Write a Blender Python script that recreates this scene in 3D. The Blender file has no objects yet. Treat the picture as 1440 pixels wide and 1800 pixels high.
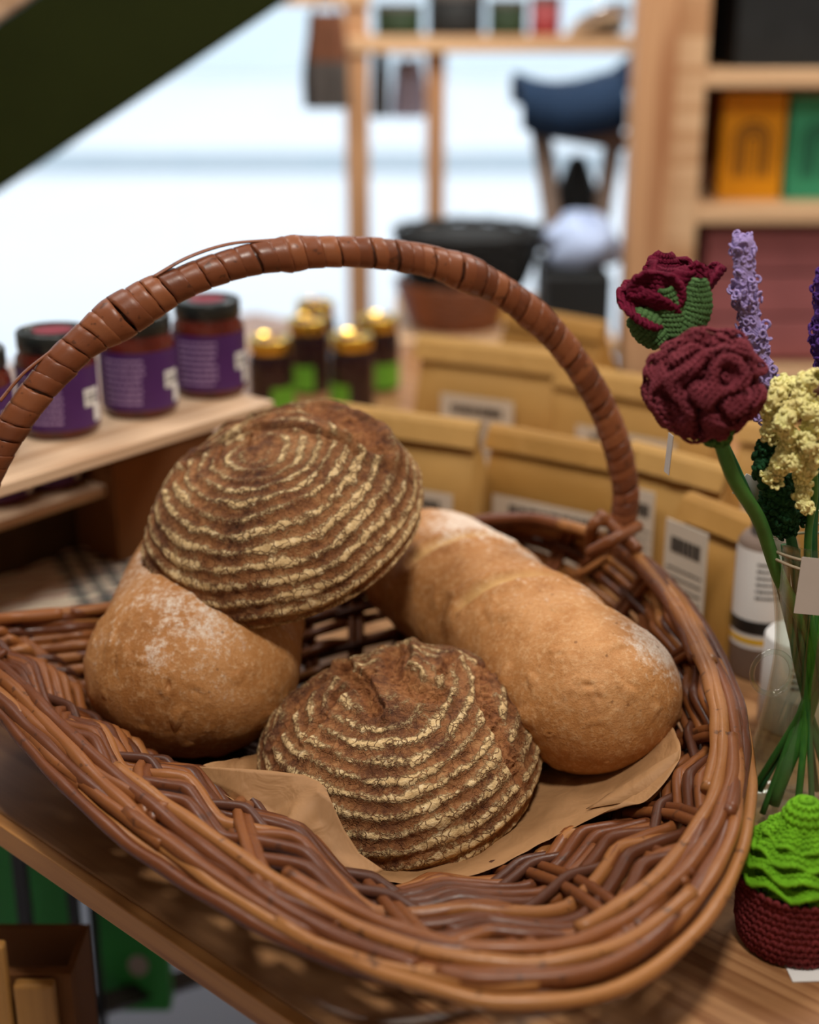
import bpy, math, random
import numpy as np
from mathutils import Vector, Matrix, noise
random.seed(7)
rng = np.random.RandomState(7)
C = bpy.context.scene.collection
T = 0.90            # height of the table top above the floor
PI = math.pi

# ------------------------------------------------------------------ camera
CAM = np.array([0.0, 0.0, T + 0.62]); PITCH = math.radians(20)
FW = np.array([0, math.cos(PITCH), -math.sin(PITCH)]); UP = np.array([0, math.sin(PITCH), math.cos(PITCH)])
def _ray(x, y): return FW + np.array([1.0, 0, 0])*(x-720)/2500 + UP*(900-y)/2500
def on(x, y, z):                       # where the sight line of the photo meets height z above the table top
    r = _ray(x, y); return CAM + r*(T+z-CAM[2])/r[2]
def at(x, y, Y):                       # ... meets the distance Y from the camera
    r = _ray(x, y); return CAM + r*Y/r[1]

cam_d = bpy.data.cameras.new('camera'); cam = bpy.data.objects.new('camera', cam_d); C.objects.link(cam)
cam.location = CAM; cam.rotation_euler = (PI/2-PITCH, 0, 0)
cam_d.sensor_fit = 'VERTICAL'; cam_d.sensor_height = 36; cam_d.sensor_width = 28.8; cam_d.lens = 50
cam_d.clip_start = 0.02; cam_d.clip_end = 200
cam_d.dof.use_dof = True; cam_d.dof.focus_distance = 1.05; cam_d.dof.aperture_fstop = 2.4
bpy.context.scene.camera = cam

# ------------------------------------------------------------------ materials
MATS = {}
class NT:
    def __init__(s, name, rough=.6, spec=.5):
        s.m = bpy.data.materials.new(name); s.m.use_nodes = True
        s.t = s.m.node_tree; s.b = s.t.nodes['Principled BSDF']
        s.b.inputs['Roughness'].default_value = rough
        s.b.inputs['Specular IOR Level'].default_value = spec
        MATS[name] = s.m
    def n(s, typ, **kw):
        nd = s.t.nodes.new(typ)
        for k, v in kw.items():
            if k in nd.inputs: nd.inputs[k].default_value = v
            else: setattr(nd, k, v)
        return nd
    def l(s, a, b): s.t.links.new(a, b)
    def coords(s, scale=(1, 1, 1), rot=(0, 0, 0), kind='Object'):
        tc = s.n('ShaderNodeTexCoord'); mp = s.n('ShaderNodeMapping')
        mp.inputs['Scale'].default_value = scale; mp.inputs['Rotation'].default_value = rot
        s.l(tc.outputs[kind], mp.inputs[0]); return mp.outputs[0]
    def noise(s, co, scale, detail=4, rough=.6, dist=0):
        nd = s.n('ShaderNodeTexNoise'); s.l(co, nd.inputs['Vector'])
        nd.inputs['Scale'].default_value = scale; nd.inputs['Detail'].default_value = detail
        nd.inputs['Roughness'].default_value = rough; nd.inputs['Distortion'].default_value = dist
        return nd.outputs['Fac']
    def ramp(s, fac, stops):
        r = s.n('ShaderNodeValToRGB'); s.l(fac, r.inputs[0]); e = r.color_ramp.elements
        while len(e) > 1: e.remove(e[-1])
        e[0].position = stops[0][0]; e[0].color = col4(stops[0][1])
        for p, c in stops[1:]:
            x = e.new(p); x.color = col4(c)
        return r.outputs[0]
    def mix(s, fac, a, b, mode='MIX'):
        m = s.n('ShaderNodeMix', data_type='RGBA', blend_type=mode)
        for i, v in ((0, fac), (6, a), (7, b)):
            if hasattr(v, 'is_linked') or hasattr(v, 'links'): s.l(v, m.inputs[i])
            else: m.inputs[i].default_value = v if i == 0 else col4(v)
        return m.outputs[2]
    def math(s, op, a, b=None, c=None, clamp=False):
        m = s.n('ShaderNodeMath', operation=op); m.use_clamp = clamp
        for i, v in enumerate((a, b, c)):
            if v is None: continue
            if hasattr(v, 'links'): s.l(v, m.inputs[i])
            else: m.inputs[i].default_value = v
        return m.outputs[0]
    def smooth(s, v, lo, hi):
        m = s.n('ShaderNodeMapRange', interpolation_type='SMOOTHSTEP')
        s.l(v, m.inputs['Value']); m.inputs['From Min'].default_value = lo; m.inputs['From Max'].default_value = hi
        return m.outputs[0]
    def color(s, c):
        if hasattr(c, 'links'): s.l(c, s.b.inputs['Base Color'])
        else: s.b.inputs['Base Color'].default_value = col4(c)
    def bump(s, h, strength=.5, dist=.001, prev=None):
        b = s.n('ShaderNodeBump'); s.l(h, b.inputs['Height']); b.inputs['Strength'].default_value = strength
        b.inputs['Distance'].default_value = dist
        if prev is not None: s.l(prev, b.inputs['Normal'])
        s.l(b.outputs[0], s.b.inputs['Normal']); return b.outputs[0]
def col4(c): return tuple(c[:3]) + (1,)
def srgb(r, g, b):
    f = lambda v: (v/255/12.92) if v/255 <= .04045 else ((v/255+.055)/1.055)**2.4
    return (f(r), f(g), f(b))
def plain(name, c, rough=.6, spec=.5, var=.15, vs=20, metal=0, bumps=0, bs=200):
    m = NT(name, rough, spec); co = m.coords()
    nz = m.noise(co, vs, 3)
    a = tuple(x*(1-var) for x in c); b = tuple(min(1, x*(1+var)) for x in c)
    m.color(m.ramp(nz, [(.3, a), (.7, b)])); m.b.inputs['Metallic'].default_value = metal
    if bumps: m.bump(m.noise(co, bs, 3), bumps, .001)
    return m.m
def wood(name, base, dark, scale=1.0, rot=0, rough=.45, axis=0, gap=None):
    m = NT(name, rough, .4)
    co = m.coords(rot=(0, 0, -rot))
    sep = m.n('ShaderNodeMapping'); m.l(co, sep.inputs[0])
    st = [30*scale]*3; st[axis] = 1.4*scale; sep.inputs['Scale'].default_value = st
    big = m.noise(sep.outputs[0], 1.0, 3, .5, .6)
    w = m.n('ShaderNodeMath', operation='MULTIPLY'); m.l(big, w.inputs[0]); w.inputs[1].default_value = 22
    rings = m.math('SINE', w.outputs[0]); rings = m.math('MULTIPLY_ADD', rings, .5, .5)
    st2 = [260*scale]*3; st2[axis] = 8*scale
    mp2 = m.n('ShaderNodeMapping'); m.l(co, mp2.inputs[0]); mp2.inputs['Scale'].default_value = st2
    fine = m.noise(mp2.outputs[0], 1.0, 3, .6)
    f = m.math('MULTIPLY_ADD', rings, .6, m.math('MULTIPLY', fine, .5))
    c = m.ramp(f, [(.25, base), (.62, tuple(b*.72+d*.28 for b, d in zip(base, dark))), (.95, dark)])
    if gap:                                   # glued staves of slightly different tone
        sx = m.n('ShaderNodeSeparateXYZ'); m.l(co, sx.inputs[0])
        k = m.math('FLOOR', m.math('DIVIDE', sx.outputs[1-axis], gap))
        wn = m.n('ShaderNodeTexWhiteNoise', noise_dimensions='1D'); m.l(k, wn.inputs['W'])
        c = m.mix(m.math('MULTIPLY', wn.outputs[0], .45), c, tuple(d*.9 for d in dark))
    m.color(c); m.bump(f, .15, .0006)
    return m.m

YARN = {}
def yarn(name, c, var=.25):
    m = NT(name, .85, .2); co = m.coords()
    nz = m.noise(co, 60, 4, .7); fine = m.noise(co, 900, 3, .7)
    wv = m.n('ShaderNodeTexWave', wave_type='BANDS', bands_direction='DIAGONAL'); m.l(co, wv.inputs[0])
    wv.inputs['Scale'].default_value = 260; wv.inputs['Distortion'].default_value = 6; wv.inputs['Detail'].default_value = 2
    a = tuple(x*(1-var) for x in c); b = tuple(min(1, x*(1+var)) for x in c)
    col = m.ramp(nz, [(.3, a), (.7, b)])
    col = m.mix(m.math('MULTIPLY', wv.outputs[0], .35), col, tuple(x*.55 for x in c))
    m.color(col); m.b.inputs['Sheen Weight'].default_value = .25; m.b.inputs['Sheen Tint'].default_value = col4(b)
    h = m.math('MULTIPLY_ADD', wv.outputs[0], .7, m.math('MULTIPLY', fine, .6))
    m.bump(h, .55, .0006); return m.m

M = {}
M['table'] = wood('pine_table', (.44, .235, .105), (.20, .080, .030), 1.0, math.atan2(-.679, .734), .32, 0, .11)
M['table_edge'] = wood('pine_edge', srgb(196, 140, 80), srgb(150, 95, 48), 1.0, math.atan2(-.679, .734), .5)
M['pine'] = wood('pine_shelf', srgb(205, 160, 118), srgb(165, 112, 74), .6, 0, .5, 2)
M['pine_h'] = wood('pine_shelf_board', srgb(222, 186, 145), srgb(185, 135, 92), .6, 0, .5, 0)
M['riser'] = wood('riser_wood', srgb(214, 184, 152), srgb(176, 138, 104), .8, .9, .5, 0)
M['gold'] = plain('gold_lid', (.75, .52, .08), .22, .6, .1, 20, 1)
M['black'] = plain('black_metal', (.012, .012, .012), .4)
M['blacklid'] = plain('black_lid', (.012, .016, .016), .3, .5, .2)
M['pinksticker'] = plain('pink_sticker', srgb(128, 34, 52), .5)
M['purple'] = plain('purple_label', srgb(70, 32, 92), .5, .4, .1)
M['purpletext'] = plain('label_print', srgb(178, 150, 196), .5)
M['white'] = plain('white_paper', srgb(228, 228, 226), .6, .3, .03)
M['jam'] = plain('dark_jam', srgb(84, 30, 20), .12, .6, .4, 30)
M['darkjam'] = plain('black_jam', srgb(30, 10, 20), .08, .7, .3, 30)
M['greenlabel'] = plain('green_label', srgb(98, 160, 42), .5)
M['ink'] = plain('ink', srgb(52, 46, 42), .6, .3, .05)
M['labelpaper'] = plain('bag_label', srgb(204, 194, 178), .6, .3, .04)
M['shade_block'] = plain('dark_brown_shade_block', srgb(70, 50, 30), .7, .2, .15)  # colour carries the shade under the riser
M['greenpaint'] = plain('olive_green_paint', (.019, .026, .0045), .75, .1, .12, 3)
M['greenpanel'] = plain('green_panel', srgb(52, 150, 66), .5, .4, .12, 5)
M['floor'] = plain('floor_grey', srgb(176, 180, 196), .45, .5, .06, 2)
M['snow'] = plain('pale_paving', (.90, .92, .95), .8, .2, .02, 1)
M['kerb'] = plain('grey_kerb', srgb(196, 206, 212), .8, .2, .05)
M['facade'] = plain('pale_facade', srgb(232, 240, 244), .8, .2, .05)
M['wallpaint'] = plain('shop_wall', srgb(196, 176, 152), .8, .2, .04, 2)
M['ceil'] = plain('shop_ceiling', srgb(214, 206, 196), .85, .2, .03, 2)
M['orange'] = plain('orange_book', srgb(236, 160, 18), .45, .4, .06)
M['teal'] = plain('teal_book', srgb(60, 165, 125), .45, .4, .06)
M['darkbrown'] = plain('dark_brown_print', srgb(78, 44, 22), .5)
M['darkteal'] = plain('dark_teal_print', srgb(20, 80, 70), .5)
M['mauve'] = plain('mauve_box', srgb(156, 92, 92), .6, .3, .1, 8)
M['redbrown'] = wood('shelf_side', srgb(140, 88, 62), srgb(100, 56, 38), .6, 0, .5, 2)
M['navy'] = plain('navy_fabric', srgb(28, 50, 78), .85, .2, .2, 12)
M['greywood'] = plain('grey_brown_wood', srgb(122, 104, 92), .6, .3, .15)
M['paleblue'] = plain('pale_blue_fabric', srgb(176, 196, 232), .8, .2, .1, 10)
M['blackfab'] = plain('black_fabric', (.012, .014, .015), .7, .3, .2)
M['greyfab'] = plain('grey_fabric', srgb(88, 84, 82), .85, .2, .15)
M['brownfab'] = plain('brown_fabric', srgb(118, 78, 58), .85, .2, .15)
M['lilacfab'] = plain('lilac_fabric', srgb(190, 186, 214), .85, .2, .08)
M['rust'] = plain('rust_ceramic', srgb(140, 82, 48), .4, .5, .2)
M['greyceramic'] = plain('grey_ceramic', srgb(98, 92, 86), .4, .5, .2)
M['silver'] = plain('silver_tray', (.7, .7, .72), .25, .5, .05, 10, 1)
M['darkgreen'] = plain('dark_green_leaves', srgb(38, 56, 36), .7, .3, .3)
M['red'] = plain('red_tin', srgb(140, 40, 44), .5)
M['stem'] = plain('green_stem', srgb(66, 122, 52), .55, .4, .2, 40)
M['stemdark'] = plain('dark_green_stem', srgb(46, 108, 62), .55, .4, .2, 40)
M['twine'] = plain('twine', srgb(160, 145, 122), .8, .2, .15, 300)
M['tag'] = plain('grey_card', srgb(178, 168, 160), .7, .2, .03)
M['blue'] = plain('blue_print', srgb(52, 92, 190), .5)
M['yellowp'] = plain('yellow_print', srgb(226, 180, 40), .5)
M['cardboard'] = plain('brown_cardboard', srgb(120, 78, 44), .8, .2, .12, 8)
M['plywood'] = wood('plywood', srgb(176, 128, 66), srgb(140, 94, 44), .8, 0, .5, 2)
M['cream'] = plain('cream', srgb(214, 196, 168), .6)

def kraft(name, c, bs=14, bstr=.5):
    m = NT(name, .62, .3); co = m.coords()
    a = m.noise(co, 9, 3); f = m.noise(co, 350, 4, .8)
    c1 = m.ramp(a, [(.3, tuple(x*.86 for x in c)), (.7, c)])
    m.color(m.mix(m.math('MULTIPLY', f, .22), c1, tuple(x*.55 for x in c)))
    h = m.noise(co, bs, 3, .5, .8); m.bump(h, bstr, .004); return m.m
M['kraft'] = kraft('kraft_bag_paper', srgb(192, 150, 84))
M['kraft2'] = kraft('ochre_bag_paper', srgb(172, 128, 62))
M['liner'] = kraft('kraft_liner_paper', srgb(168, 126, 84), 38, .7)

def rod_mat(name, stops, sc=7):
    m = NT(name, .36, .38); co = m.coords()
    at_ = m.n('ShaderNodeAttribute', attribute_name='tone')
    a = m.noise(co, sc, 3, .6); f = m.noise(co, 160, 4, .7)
    v = m.math('ADD', m.math('MULTIPLY', a, .45), m.math('MULTIPLY', at_.outputs['Fac'], .6))
    c = m.ramp(v, stops)
    sp = m.smooth(m.noise(co, 120, 2, .5), .64, .70)
    c = m.mix(m.math('MULTIPLY', sp, .6), c, (.035, .014, .008))
    c = m.mix(m.math('MULTIPLY', f, .28), c, (.10, .032, .014))
    m.color(c); m.bump(f, .25, .0006)
    m.l(m.ramp(f, [(.3, (.30,)*3), (.8, (.52,)*3)]), m.b.inputs['Roughness'])
    return m.m
M['willow'] = rod_mat('willow', [(.16, (.060, .016, .006)), (.40, (.150, .044, .013)), (.60, (.26, .090, .024)), (.88, (.44, .20, .062))])
M['willow_dark'] = rod_mat('dark_willow', [(.1, (.03, .012, .008)), (.9, (.12, .042, .022))])
M['cane'] = rod_mat('wrapped_cane', [(.15, (.125, .036, .014)), (.5, (.20, .060, .022)), (.9, (.29, .10, .038))], 20)

def crust():
    m = NT('floured_crust', .78, .25); co = m.coords()
    at1 = m.n('ShaderNodeAttribute', attribute_name='ring'); at2 = m.n('ShaderNodeAttribute', attribute_name='open')
    n1 = m.noise(co, 28, 5, .7); n2 = m.noise(co, 130, 5, .75); n3 = m.noise(co, 420, 3, .7)
    big = m.noise(co, 11, 3, .6)
    base = m.ramp(m.math('ADD', m.math('MULTIPLY', n1, .5), m.math('ADD', m.math('MULTIPLY', n2, .35), m.math('MULTIPLY', big, .25))),
                  [(.40, (.045, .016, .008)), (.49, (.14, .052, .020)), (.57, (.26, .105, .036)), (.67, (.42, .21, .085))])
    openc = m.ramp(m.math('ADD', m.math('MULTIPLY', n1, .6), m.math('MULTIPLY', n2, .45)),
                   [(.36, (.085, .026, .010)), (.50, (.24, .088, .028)), (.62, (.36, .16, .055)), (.75, (.50, .29, .13))])
    base = m.mix(at2.outputs['Fac'], base, openc)
    # flour caught on the ridges of the proofing basket, broken and cracked across
    br = m.math('MULTIPLY', m.math('SUBTRACT', m.noise(co, 24, 3, .6), .5), 2.3)
    br0 = m.math('MULTIPLY', m.math('SUBTRACT', big, .5), 1.2)
    br2 = m.math('MULTIPLY', m.math('SUBTRACT', n2, .5), 2.0)
    br3 = m.math('MULTIPLY', m.math('SUBTRACT', n3, .5), .8)
    v = m.math('ADD', m.math('ADD', at1.outputs['Fac'], br), m.math('ADD', br2, m.math('ADD', br3, br0)))
    v = m.math('SUBTRACT', v, m.math('MULTIPLY', at2.outputs['Fac'], 1.3))
    fl = m.smooth(v, .46, .92)
    dn = m.n('ShaderNodeTexNoise'); m.l(co, dn.inputs['Vector']); dn.inputs['Scale'].default_value = 70; dn.inputs['Detail'].default_value = 4
    vm = m.n('ShaderNodeVectorMath', operation='MULTIPLY_ADD'); m.l(dn.outputs['Color'], vm.inputs[0])
    vm.inputs[1].default_value = (.022, .022, .022); m.l(co, vm.inputs[2])
    vo = m.n('ShaderNodeTexVoronoi', feature='DISTANCE_TO_EDGE'); m.l(vm.outputs[0], vo.inputs['Vector'])
    vo.inputs['Scale'].default_value = 105; vo.inputs['Randomness'].default_value = 1
    ck = m.math('MULTIPLY_ADD', m.smooth(vo.outputs['Distance'], .01, .07), .85, .15)
    fl = m.math('MULTIPLY', fl, ck)
    flour = m.ramp(n2, [(.3, (.46, .29, .12)), (.55, (.70, .50, .25)), (.75, (.82, .67, .43))])
    dust = m.math('MULTIPLY', m.math('MULTIPLY', m.smooth(n3, .46, .66), m.smooth(v, .0, .6)), .55)
    c = m.mix(dust, base, (.50, .32, .15))
    c = m.mix(fl, c, flour)
    m.color(c)
    h = m.math('ADD', m.math('MULTIPLY', n2, 1.0), m.math('ADD', m.math('MULTIPLY', n3, .45), m.math('ADD', m.math('MULTIPLY', fl, .6), m.math('MULTIPLY', ck, .35))))
    m.bump(h, 1.0, .0026); return m.m
M['crust'] = crust()
def pale():
    m = NT('golden_crust', .6, .3); co = m.coords()
    at2 = m.n('ShaderNodeAttribute', attribute_name='open'); at3 = m.n('ShaderNodeAttribute', attribute_name='flour')
    n0 = m.noise(co, 7, 3, .55); n1 = m.noise(co, 30, 5, .7); n2 = m.noise(co, 200, 4, .7); n3 = m.noise(co, 600, 3, .7)
    base = m.ramp(m.math('ADD', m.math('MULTIPLY', n0, .55), m.math('MULTIPLY', n1, .45)),
                  [(.36, (.34, .135, .036)), (.5, (.47, .21, .065)), (.62, (.58, .295, .115))])
    base = m.mix(m.math('MULTIPLY', m.smooth(n2, .45, .7), .5), base, (.70, .45, .23))
    base = m.mix(m.math('MULTIPLY', m.smooth(n3, .52, .66), .35), base, (.30, .12, .035))
    base = m.mix(m.math('MULTIPLY', m.smooth(n1, .55, .7), .35), base, (.33, .12, .03))
    base = m.mix(m.math('MULTIPLY', at2.outputs['Fac'], .75), base, m.ramp(n1, [(.3, (.56, .32, .11)), (.7, (.70, .47, .20))]))
    fl = m.smooth(m.math('ADD', m.math('ADD', at3.outputs['Fac'], m.math('MULTIPLY', m.math('SUBTRACT', n1, .5), 1.6)), m.math('MULTIPLY', m.math('SUBTRACT', n2, .5), 1.4)), .35, .95)
    gr = m.math('MULTIPLY_ADD', m.smooth(n3, .38, .6), .5, .5)
    base = m.mix(m.math('MULTIPLY', m.math('MULTIPLY', fl, .9), gr), base, (.80, .73, .64))
    vo = m.n('ShaderNodeTexVoronoi'); m.l(co, vo.inputs['Vector']); vo.inputs['Scale'].default_value = 70
    sp = m.math('MULTIPLY', m.math('LESS_THAN', m.math('ADD', vo.outputs['Distance'], m.math('MULTIPLY', n2, .25)), .22), m.smooth(n0, .45, .6))
    base = m.mix(m.math('MULTIPLY', sp, .55), base, (.16, .06, .02))
    m.color(base)
    h = m.math('ADD', m.math('MULTIPLY', n1, .9), m.math('ADD', m.math('MULTIPLY', n2, .35), m.math('MULTIPLY', n3, .25)))
    m.bump(h, .9, .0022); return m.m
M['pale'] = pale()

def glass(name, c=(1, 1, 1), rough=.02):     # thin clear glass: lets light through, mirrors more at grazing angles
    m = NT(name, 0); t = m.t; tr = t.nodes.new('ShaderNodeBsdfTransparent'); gl = t.nodes.new('ShaderNodeBsdfGlossy'); gl.inputs['Roughness'].default_value = rough
    fr = t.nodes.new('ShaderNodeLayerWeight'); fr.inputs['Blend'].default_value = .22; mx = t.nodes.new('ShaderNodeMixShader'); tr.inputs[0].default_value = col4(c)
    t.links.new(m.math('MULTIPLY_ADD', fr.outputs['Facing'], .55, .03), mx.inputs[0])
    t.links.new(tr.outputs[0], mx.inputs[1]); t.links.new(gl.outputs[0], mx.inputs[2]); t.links.new(mx.outputs[0], t.nodes['Material Output'].inputs[0]); return m.m
M['glass'] = glass('clear_glass', (.93, .97, .95))
M['pane'] = None
def pane_mat():
    m = NT('window_glass', 0); t = m.t
    tr = t.nodes.new('ShaderNodeBsdfTransparent'); gl = t.nodes.new('ShaderNodeBsdfGlossy'); gl.inputs['Roughness'].default_value = .02
    mx = t.nodes.new('ShaderNodeMixShader'); mx.inputs[0].default_value = .04
    tr.inputs[0].default_value = (.97, .99, 1, 1)
    t.links.new(tr.outputs[0], mx.inputs[1]); t.links.new(gl.outputs[0], mx.inputs[2])
    t.links.new(mx.outputs[0], t.nodes['Material Output'].inputs[0]); return m.m
M['pane'] = pane_mat()
def plaid():
    m = NT('checked_cotton', .85, .2); co = m.coords()
    sx = m.n('ShaderNodeSeparateXYZ'); m.l(co, sx.inputs[0])
    def stripe(o, per, w, off=0):
        f = m.math('FRACT', m.math('ADD', m.math('DIVIDE', o, per), off)); return m.math('LESS_THAN', f, w)
    c = srgb(232, 222, 200)
    a = stripe(sx.outputs[1], .023, .20); c1 = m.mix(m.math('MULTIPLY', a, .9), c, srgb(160, 66, 72))
    edge = m.math('GREATER_THAN', sx.outputs[0], .015)
    g = m.math('MULTIPLY', stripe(sx.outputs[0], .022, .5), edge)
    c2 = m.mix(m.math('MULTIPLY', g, .6), c1, srgb(40, 70, 78))
    g2 = m.math('MULTIPLY', stripe(sx.outputs[1], .023, .42, .3), edge)
    c3 = m.mix(m.math('MULTIPLY', g2, .75), c2, srgb(40, 60, 74))
    m.color(c3); m.bump(m.noise(co, 500, 2), .3, .0005); return m.m
M['plaid'] = plaid()
for nm, c in dict(maroon=(.17, .027, .040), burgundy=(.13, .004, .024), lavender=(.36, .28, .56), violet=(.075, .028, .19),
                  yellow=(.98, .84, .36), greenleaf=(.075, .16, .052), greendark=(.012, .065, .022), lime=(.15, .40, .012),
                  soil=(.045, .026, .018), potred=(.16, .022, .024), stemknit=(.05, .14, .03)).items():
    M[nm] = yarn('yarn_'+nm, c)

# ------------------------------------------------------------------ mesh helpers
class MB:
    def __init__(s): s.v = []; s.f = []; s.n = 0; s.tone = []
    def add(s, V, F, tone=0.5):
        V = np.asarray(V, float).reshape(-1, 3); s.v.append(V)
        s.f += [tuple(int(i)+s.n for i in f) for f in F]; s.n += len(V); s.tone.append(np.full(len(V), tone))
    def build(s, name, mat, parent=None, smooth=True, origin=None, tone=False):
        V = np.vstack(s.v) if s.v else np.zeros((0, 3))
        o0 = np.array(origin if origin is not None else (0, 0, 0), float)
        me = bpy.data.meshes.new(name); me.from_pydata((V-o0).tolist(), [], s.f); me.update()
        if smooth: me.polygons.foreach_set('use_smooth', [True]*len(me.polygons))
        me.materials.append(mat if not isinstance(mat, str) else M[mat])
        if tone:
            a = me.attributes.new('tone', 'FLOAT', 'POINT'); a.data.foreach_set('value', np.concatenate(s.tone).astype(np.float32))
        o = bpy.data.objects.new(name, me); C.objects.link(o); o.location = o0
        if parent is not None:
            o.parent = parent
            o.location = o0 if origin is None else Vector(o0)
        return o
    # shapes -----------------------------------------------------------
    def box(s, c, d, rz=0, R=None):
        x, y, z = [k/2 for k in d]
        V = np.array([(a*x, b*y, e*z) for a in (-1, 1) for b in (-1, 1) for e in (-1, 1)])
        if R is None: R = np.array([[math.cos(rz), -math.sin(rz), 0], [math.sin(rz), math.cos(rz), 0], [0, 0, 1]])
        s.add(V@R.T+np.array(c), [(0, 1, 3, 2), (4, 6, 7, 5), (0, 4, 5, 1), (2, 3, 7, 6), (0, 2, 6, 4), (1, 5, 7, 3)]); return s
    def grid(s, P, closed_u=False, closed_v=False, tone=.5):
        P = np.asarray(P); nu, nv = P.shape[:2]; F = []
        for i in range(nu if closed_u else nu-1):
            for j in range(nv if closed_v else nv-1):
                F.append((i*nv+j, ((i+1) % nu)*nv+j, ((i+1) % nu)*nv+(j+1) % nv, i*nv+(j+1) % nv))
        s.add(P.reshape(-1, 3), F, tone); return s
    def tube(s, pts, r, n=8, tone=.5, cap=True, closed=False):
        P = np.asarray(pts, float); k = len(P); r = np.full(k, r) if np.isscalar(r) else np.asarray(r)
        if closed: Tn = np.roll(P, -1, 0)-np.roll(P, 1, 0)
        else: Tn = np.gradient(P, axis=0)
        Tn /= np.linalg.norm(Tn, axis=1)[:, None]+1e-12
        a = np.array([0, 0, 1.]) if abs(Tn[0, 2]) < .9 else np.array([1., 0, 0])
        N = np.zeros_like(P); v = np.cross(Tn[0], a); v /= np.linalg.norm(v); N[0] = v
        for i in range(1, k):
            v = N[i-1]-Tn[i]*(N[i-1]@Tn[i]); N[i] = v/(np.linalg.norm(v)+1e-12)
        B = np.cross(Tn, N); th = np.arange(n)*2*PI/n
        V = P[:, None]+r[:, None, None]*(np.cos(th)[None, :, None]*N[:, None]+np.sin(th)[None, :, None]*B[:, None])
        F = []
        for i in range(k if closed else k-1):
            i2 = (i+1) % k
            for j in range(n): F.append((i*n+j, i*n+(j+1) % n, i2*n+(j+1) % n, i2*n+j))
        if cap and not closed: F += [tuple(range(n))[::-1], tuple((k-1)*n+j for j in range(n))]
        s.add(V.reshape(-1, 3), F, tone); return s
    def lathe(s, prof, n=32, c=(0, 0, 0), tone=.5, wob=None):
        th = np.arange(n)*2*PI/n; P = np.array([[(r*math.cos(t), r*math.sin(t), z) for t in th] for r, z in prof])+np.array(c)
        if wob: P[..., :2] *= 1
        s.grid(P, closed_v=True, tone=tone); return s
    def stamps(s, TV, TF, mats, tone=.5):
        """copy a small template mesh with many 3x4 matrices"""
        TV = np.asarray(TV); k = len(TV); mats = np.asarray(mats)
        V = np.einsum('mij,kj->mki', mats[:, :, :3], TV)+mats[:, None, :, 3]
        TFa = [tuple(f) for f in TF]; F = []
        for m in range(len(mats)): F += [tuple(i+m*k for i in f) for f in TFa]
        s.add(V.reshape(-1, 3), F, tone); return s

def spline(pts, n, closed=False):
    P = np.asarray(pts, float); k = len(P); out = []
    if closed: tt = np.linspace(0, k, n, endpoint=False)
    else: tt = np.linspace(0, k-1, n)
    for t in tt:
        i = int(t) if closed else min(int(t), k-2); u = t-i
        g = (lambda j: P[j % k]) if closed else (lambda j: P[max(0, min(k-1, j))] if 0 <= j < k else (2*P[0]-P[1] if j < 0 else 2*P[-1]-P[-2]))
        p0, p1, p2, p3 = g(i-1), g(i), g(i+1), g(i+2)
        out.append(.5*((2*p1)+(-p0+p2)*u+(2*p0-5*p1+4*p2-p3)*u*u+(-p0+3*p1-3*p2+p3)*u**3))
    return np.array(out)
def resample(P, n, closed=False):
    Q = np.vstack([P, P[:1]]) if closed else P
    d = np.r_[0, np.cumsum(np.linalg.norm(np.diff(Q, axis=0), axis=1))]
    t = np.linspace(0, d[-1], n, endpoint=not closed)
    return np.stack([np.interp(t, d, Q[:, i]) for i in range(Q.shape[1])], 1)
def nz(p, s=1.0, o=0.0): return noise.noise(Vector((p[0]*s+o, p[1]*s+o*.7, p[2]*s-o)))

def thing(name, label, cat, loc=(0, 0, 0), rz=0, group=None):
    o = bpy.data.objects.new(name, None); C.objects.link(o); o.location = loc; o.rotation_euler = (0, 0, rz)
    o.empty_display_size = .05; return tag(o, label, cat, group)
def tag(o, label, cat, group=None):
    o['label'] = label; o['category'] = cat
    if group: o['group'] = group
    return o
def struct(o): o['kind'] = 'structure'; return o
def sub(base, k=1):
    o = base
    return o
def solid(o, t, off=0):
    m = o.modifiers.new('thickness', 'SOLIDIFY'); m.thickness = t; m.offset = off; return o
def bevel(o, w=.002, seg=2):
    m = o.modifiers.new('bevel', 'BEVEL'); m.width = w; m.segments = seg; m.limit_method = 'ANGLE'; return o
def clone(root, loc, rz, label, group=None):
    r = root.copy(); C.objects.link(r); r.location = loc; r.rotation_euler = (0, 0, rz); r['label'] = label
    if group: r['group'] = group
    for ch in list(root.children):
        c = ch.copy(); C.objects.link(c); c.parent = r
        for g in ch.children:
            d = g.copy(); C.objects.link(d); d.parent = c
    return r
def box_obj(name, c, d, mat, parent=None, rz=0, bev=.002):
    b = MB(); b.box((0, 0, 0), d, rz); o = b.build(name, mat, parent, smooth=False); o.location = c
    if bev: bevel(o, bev)
    return o

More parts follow.
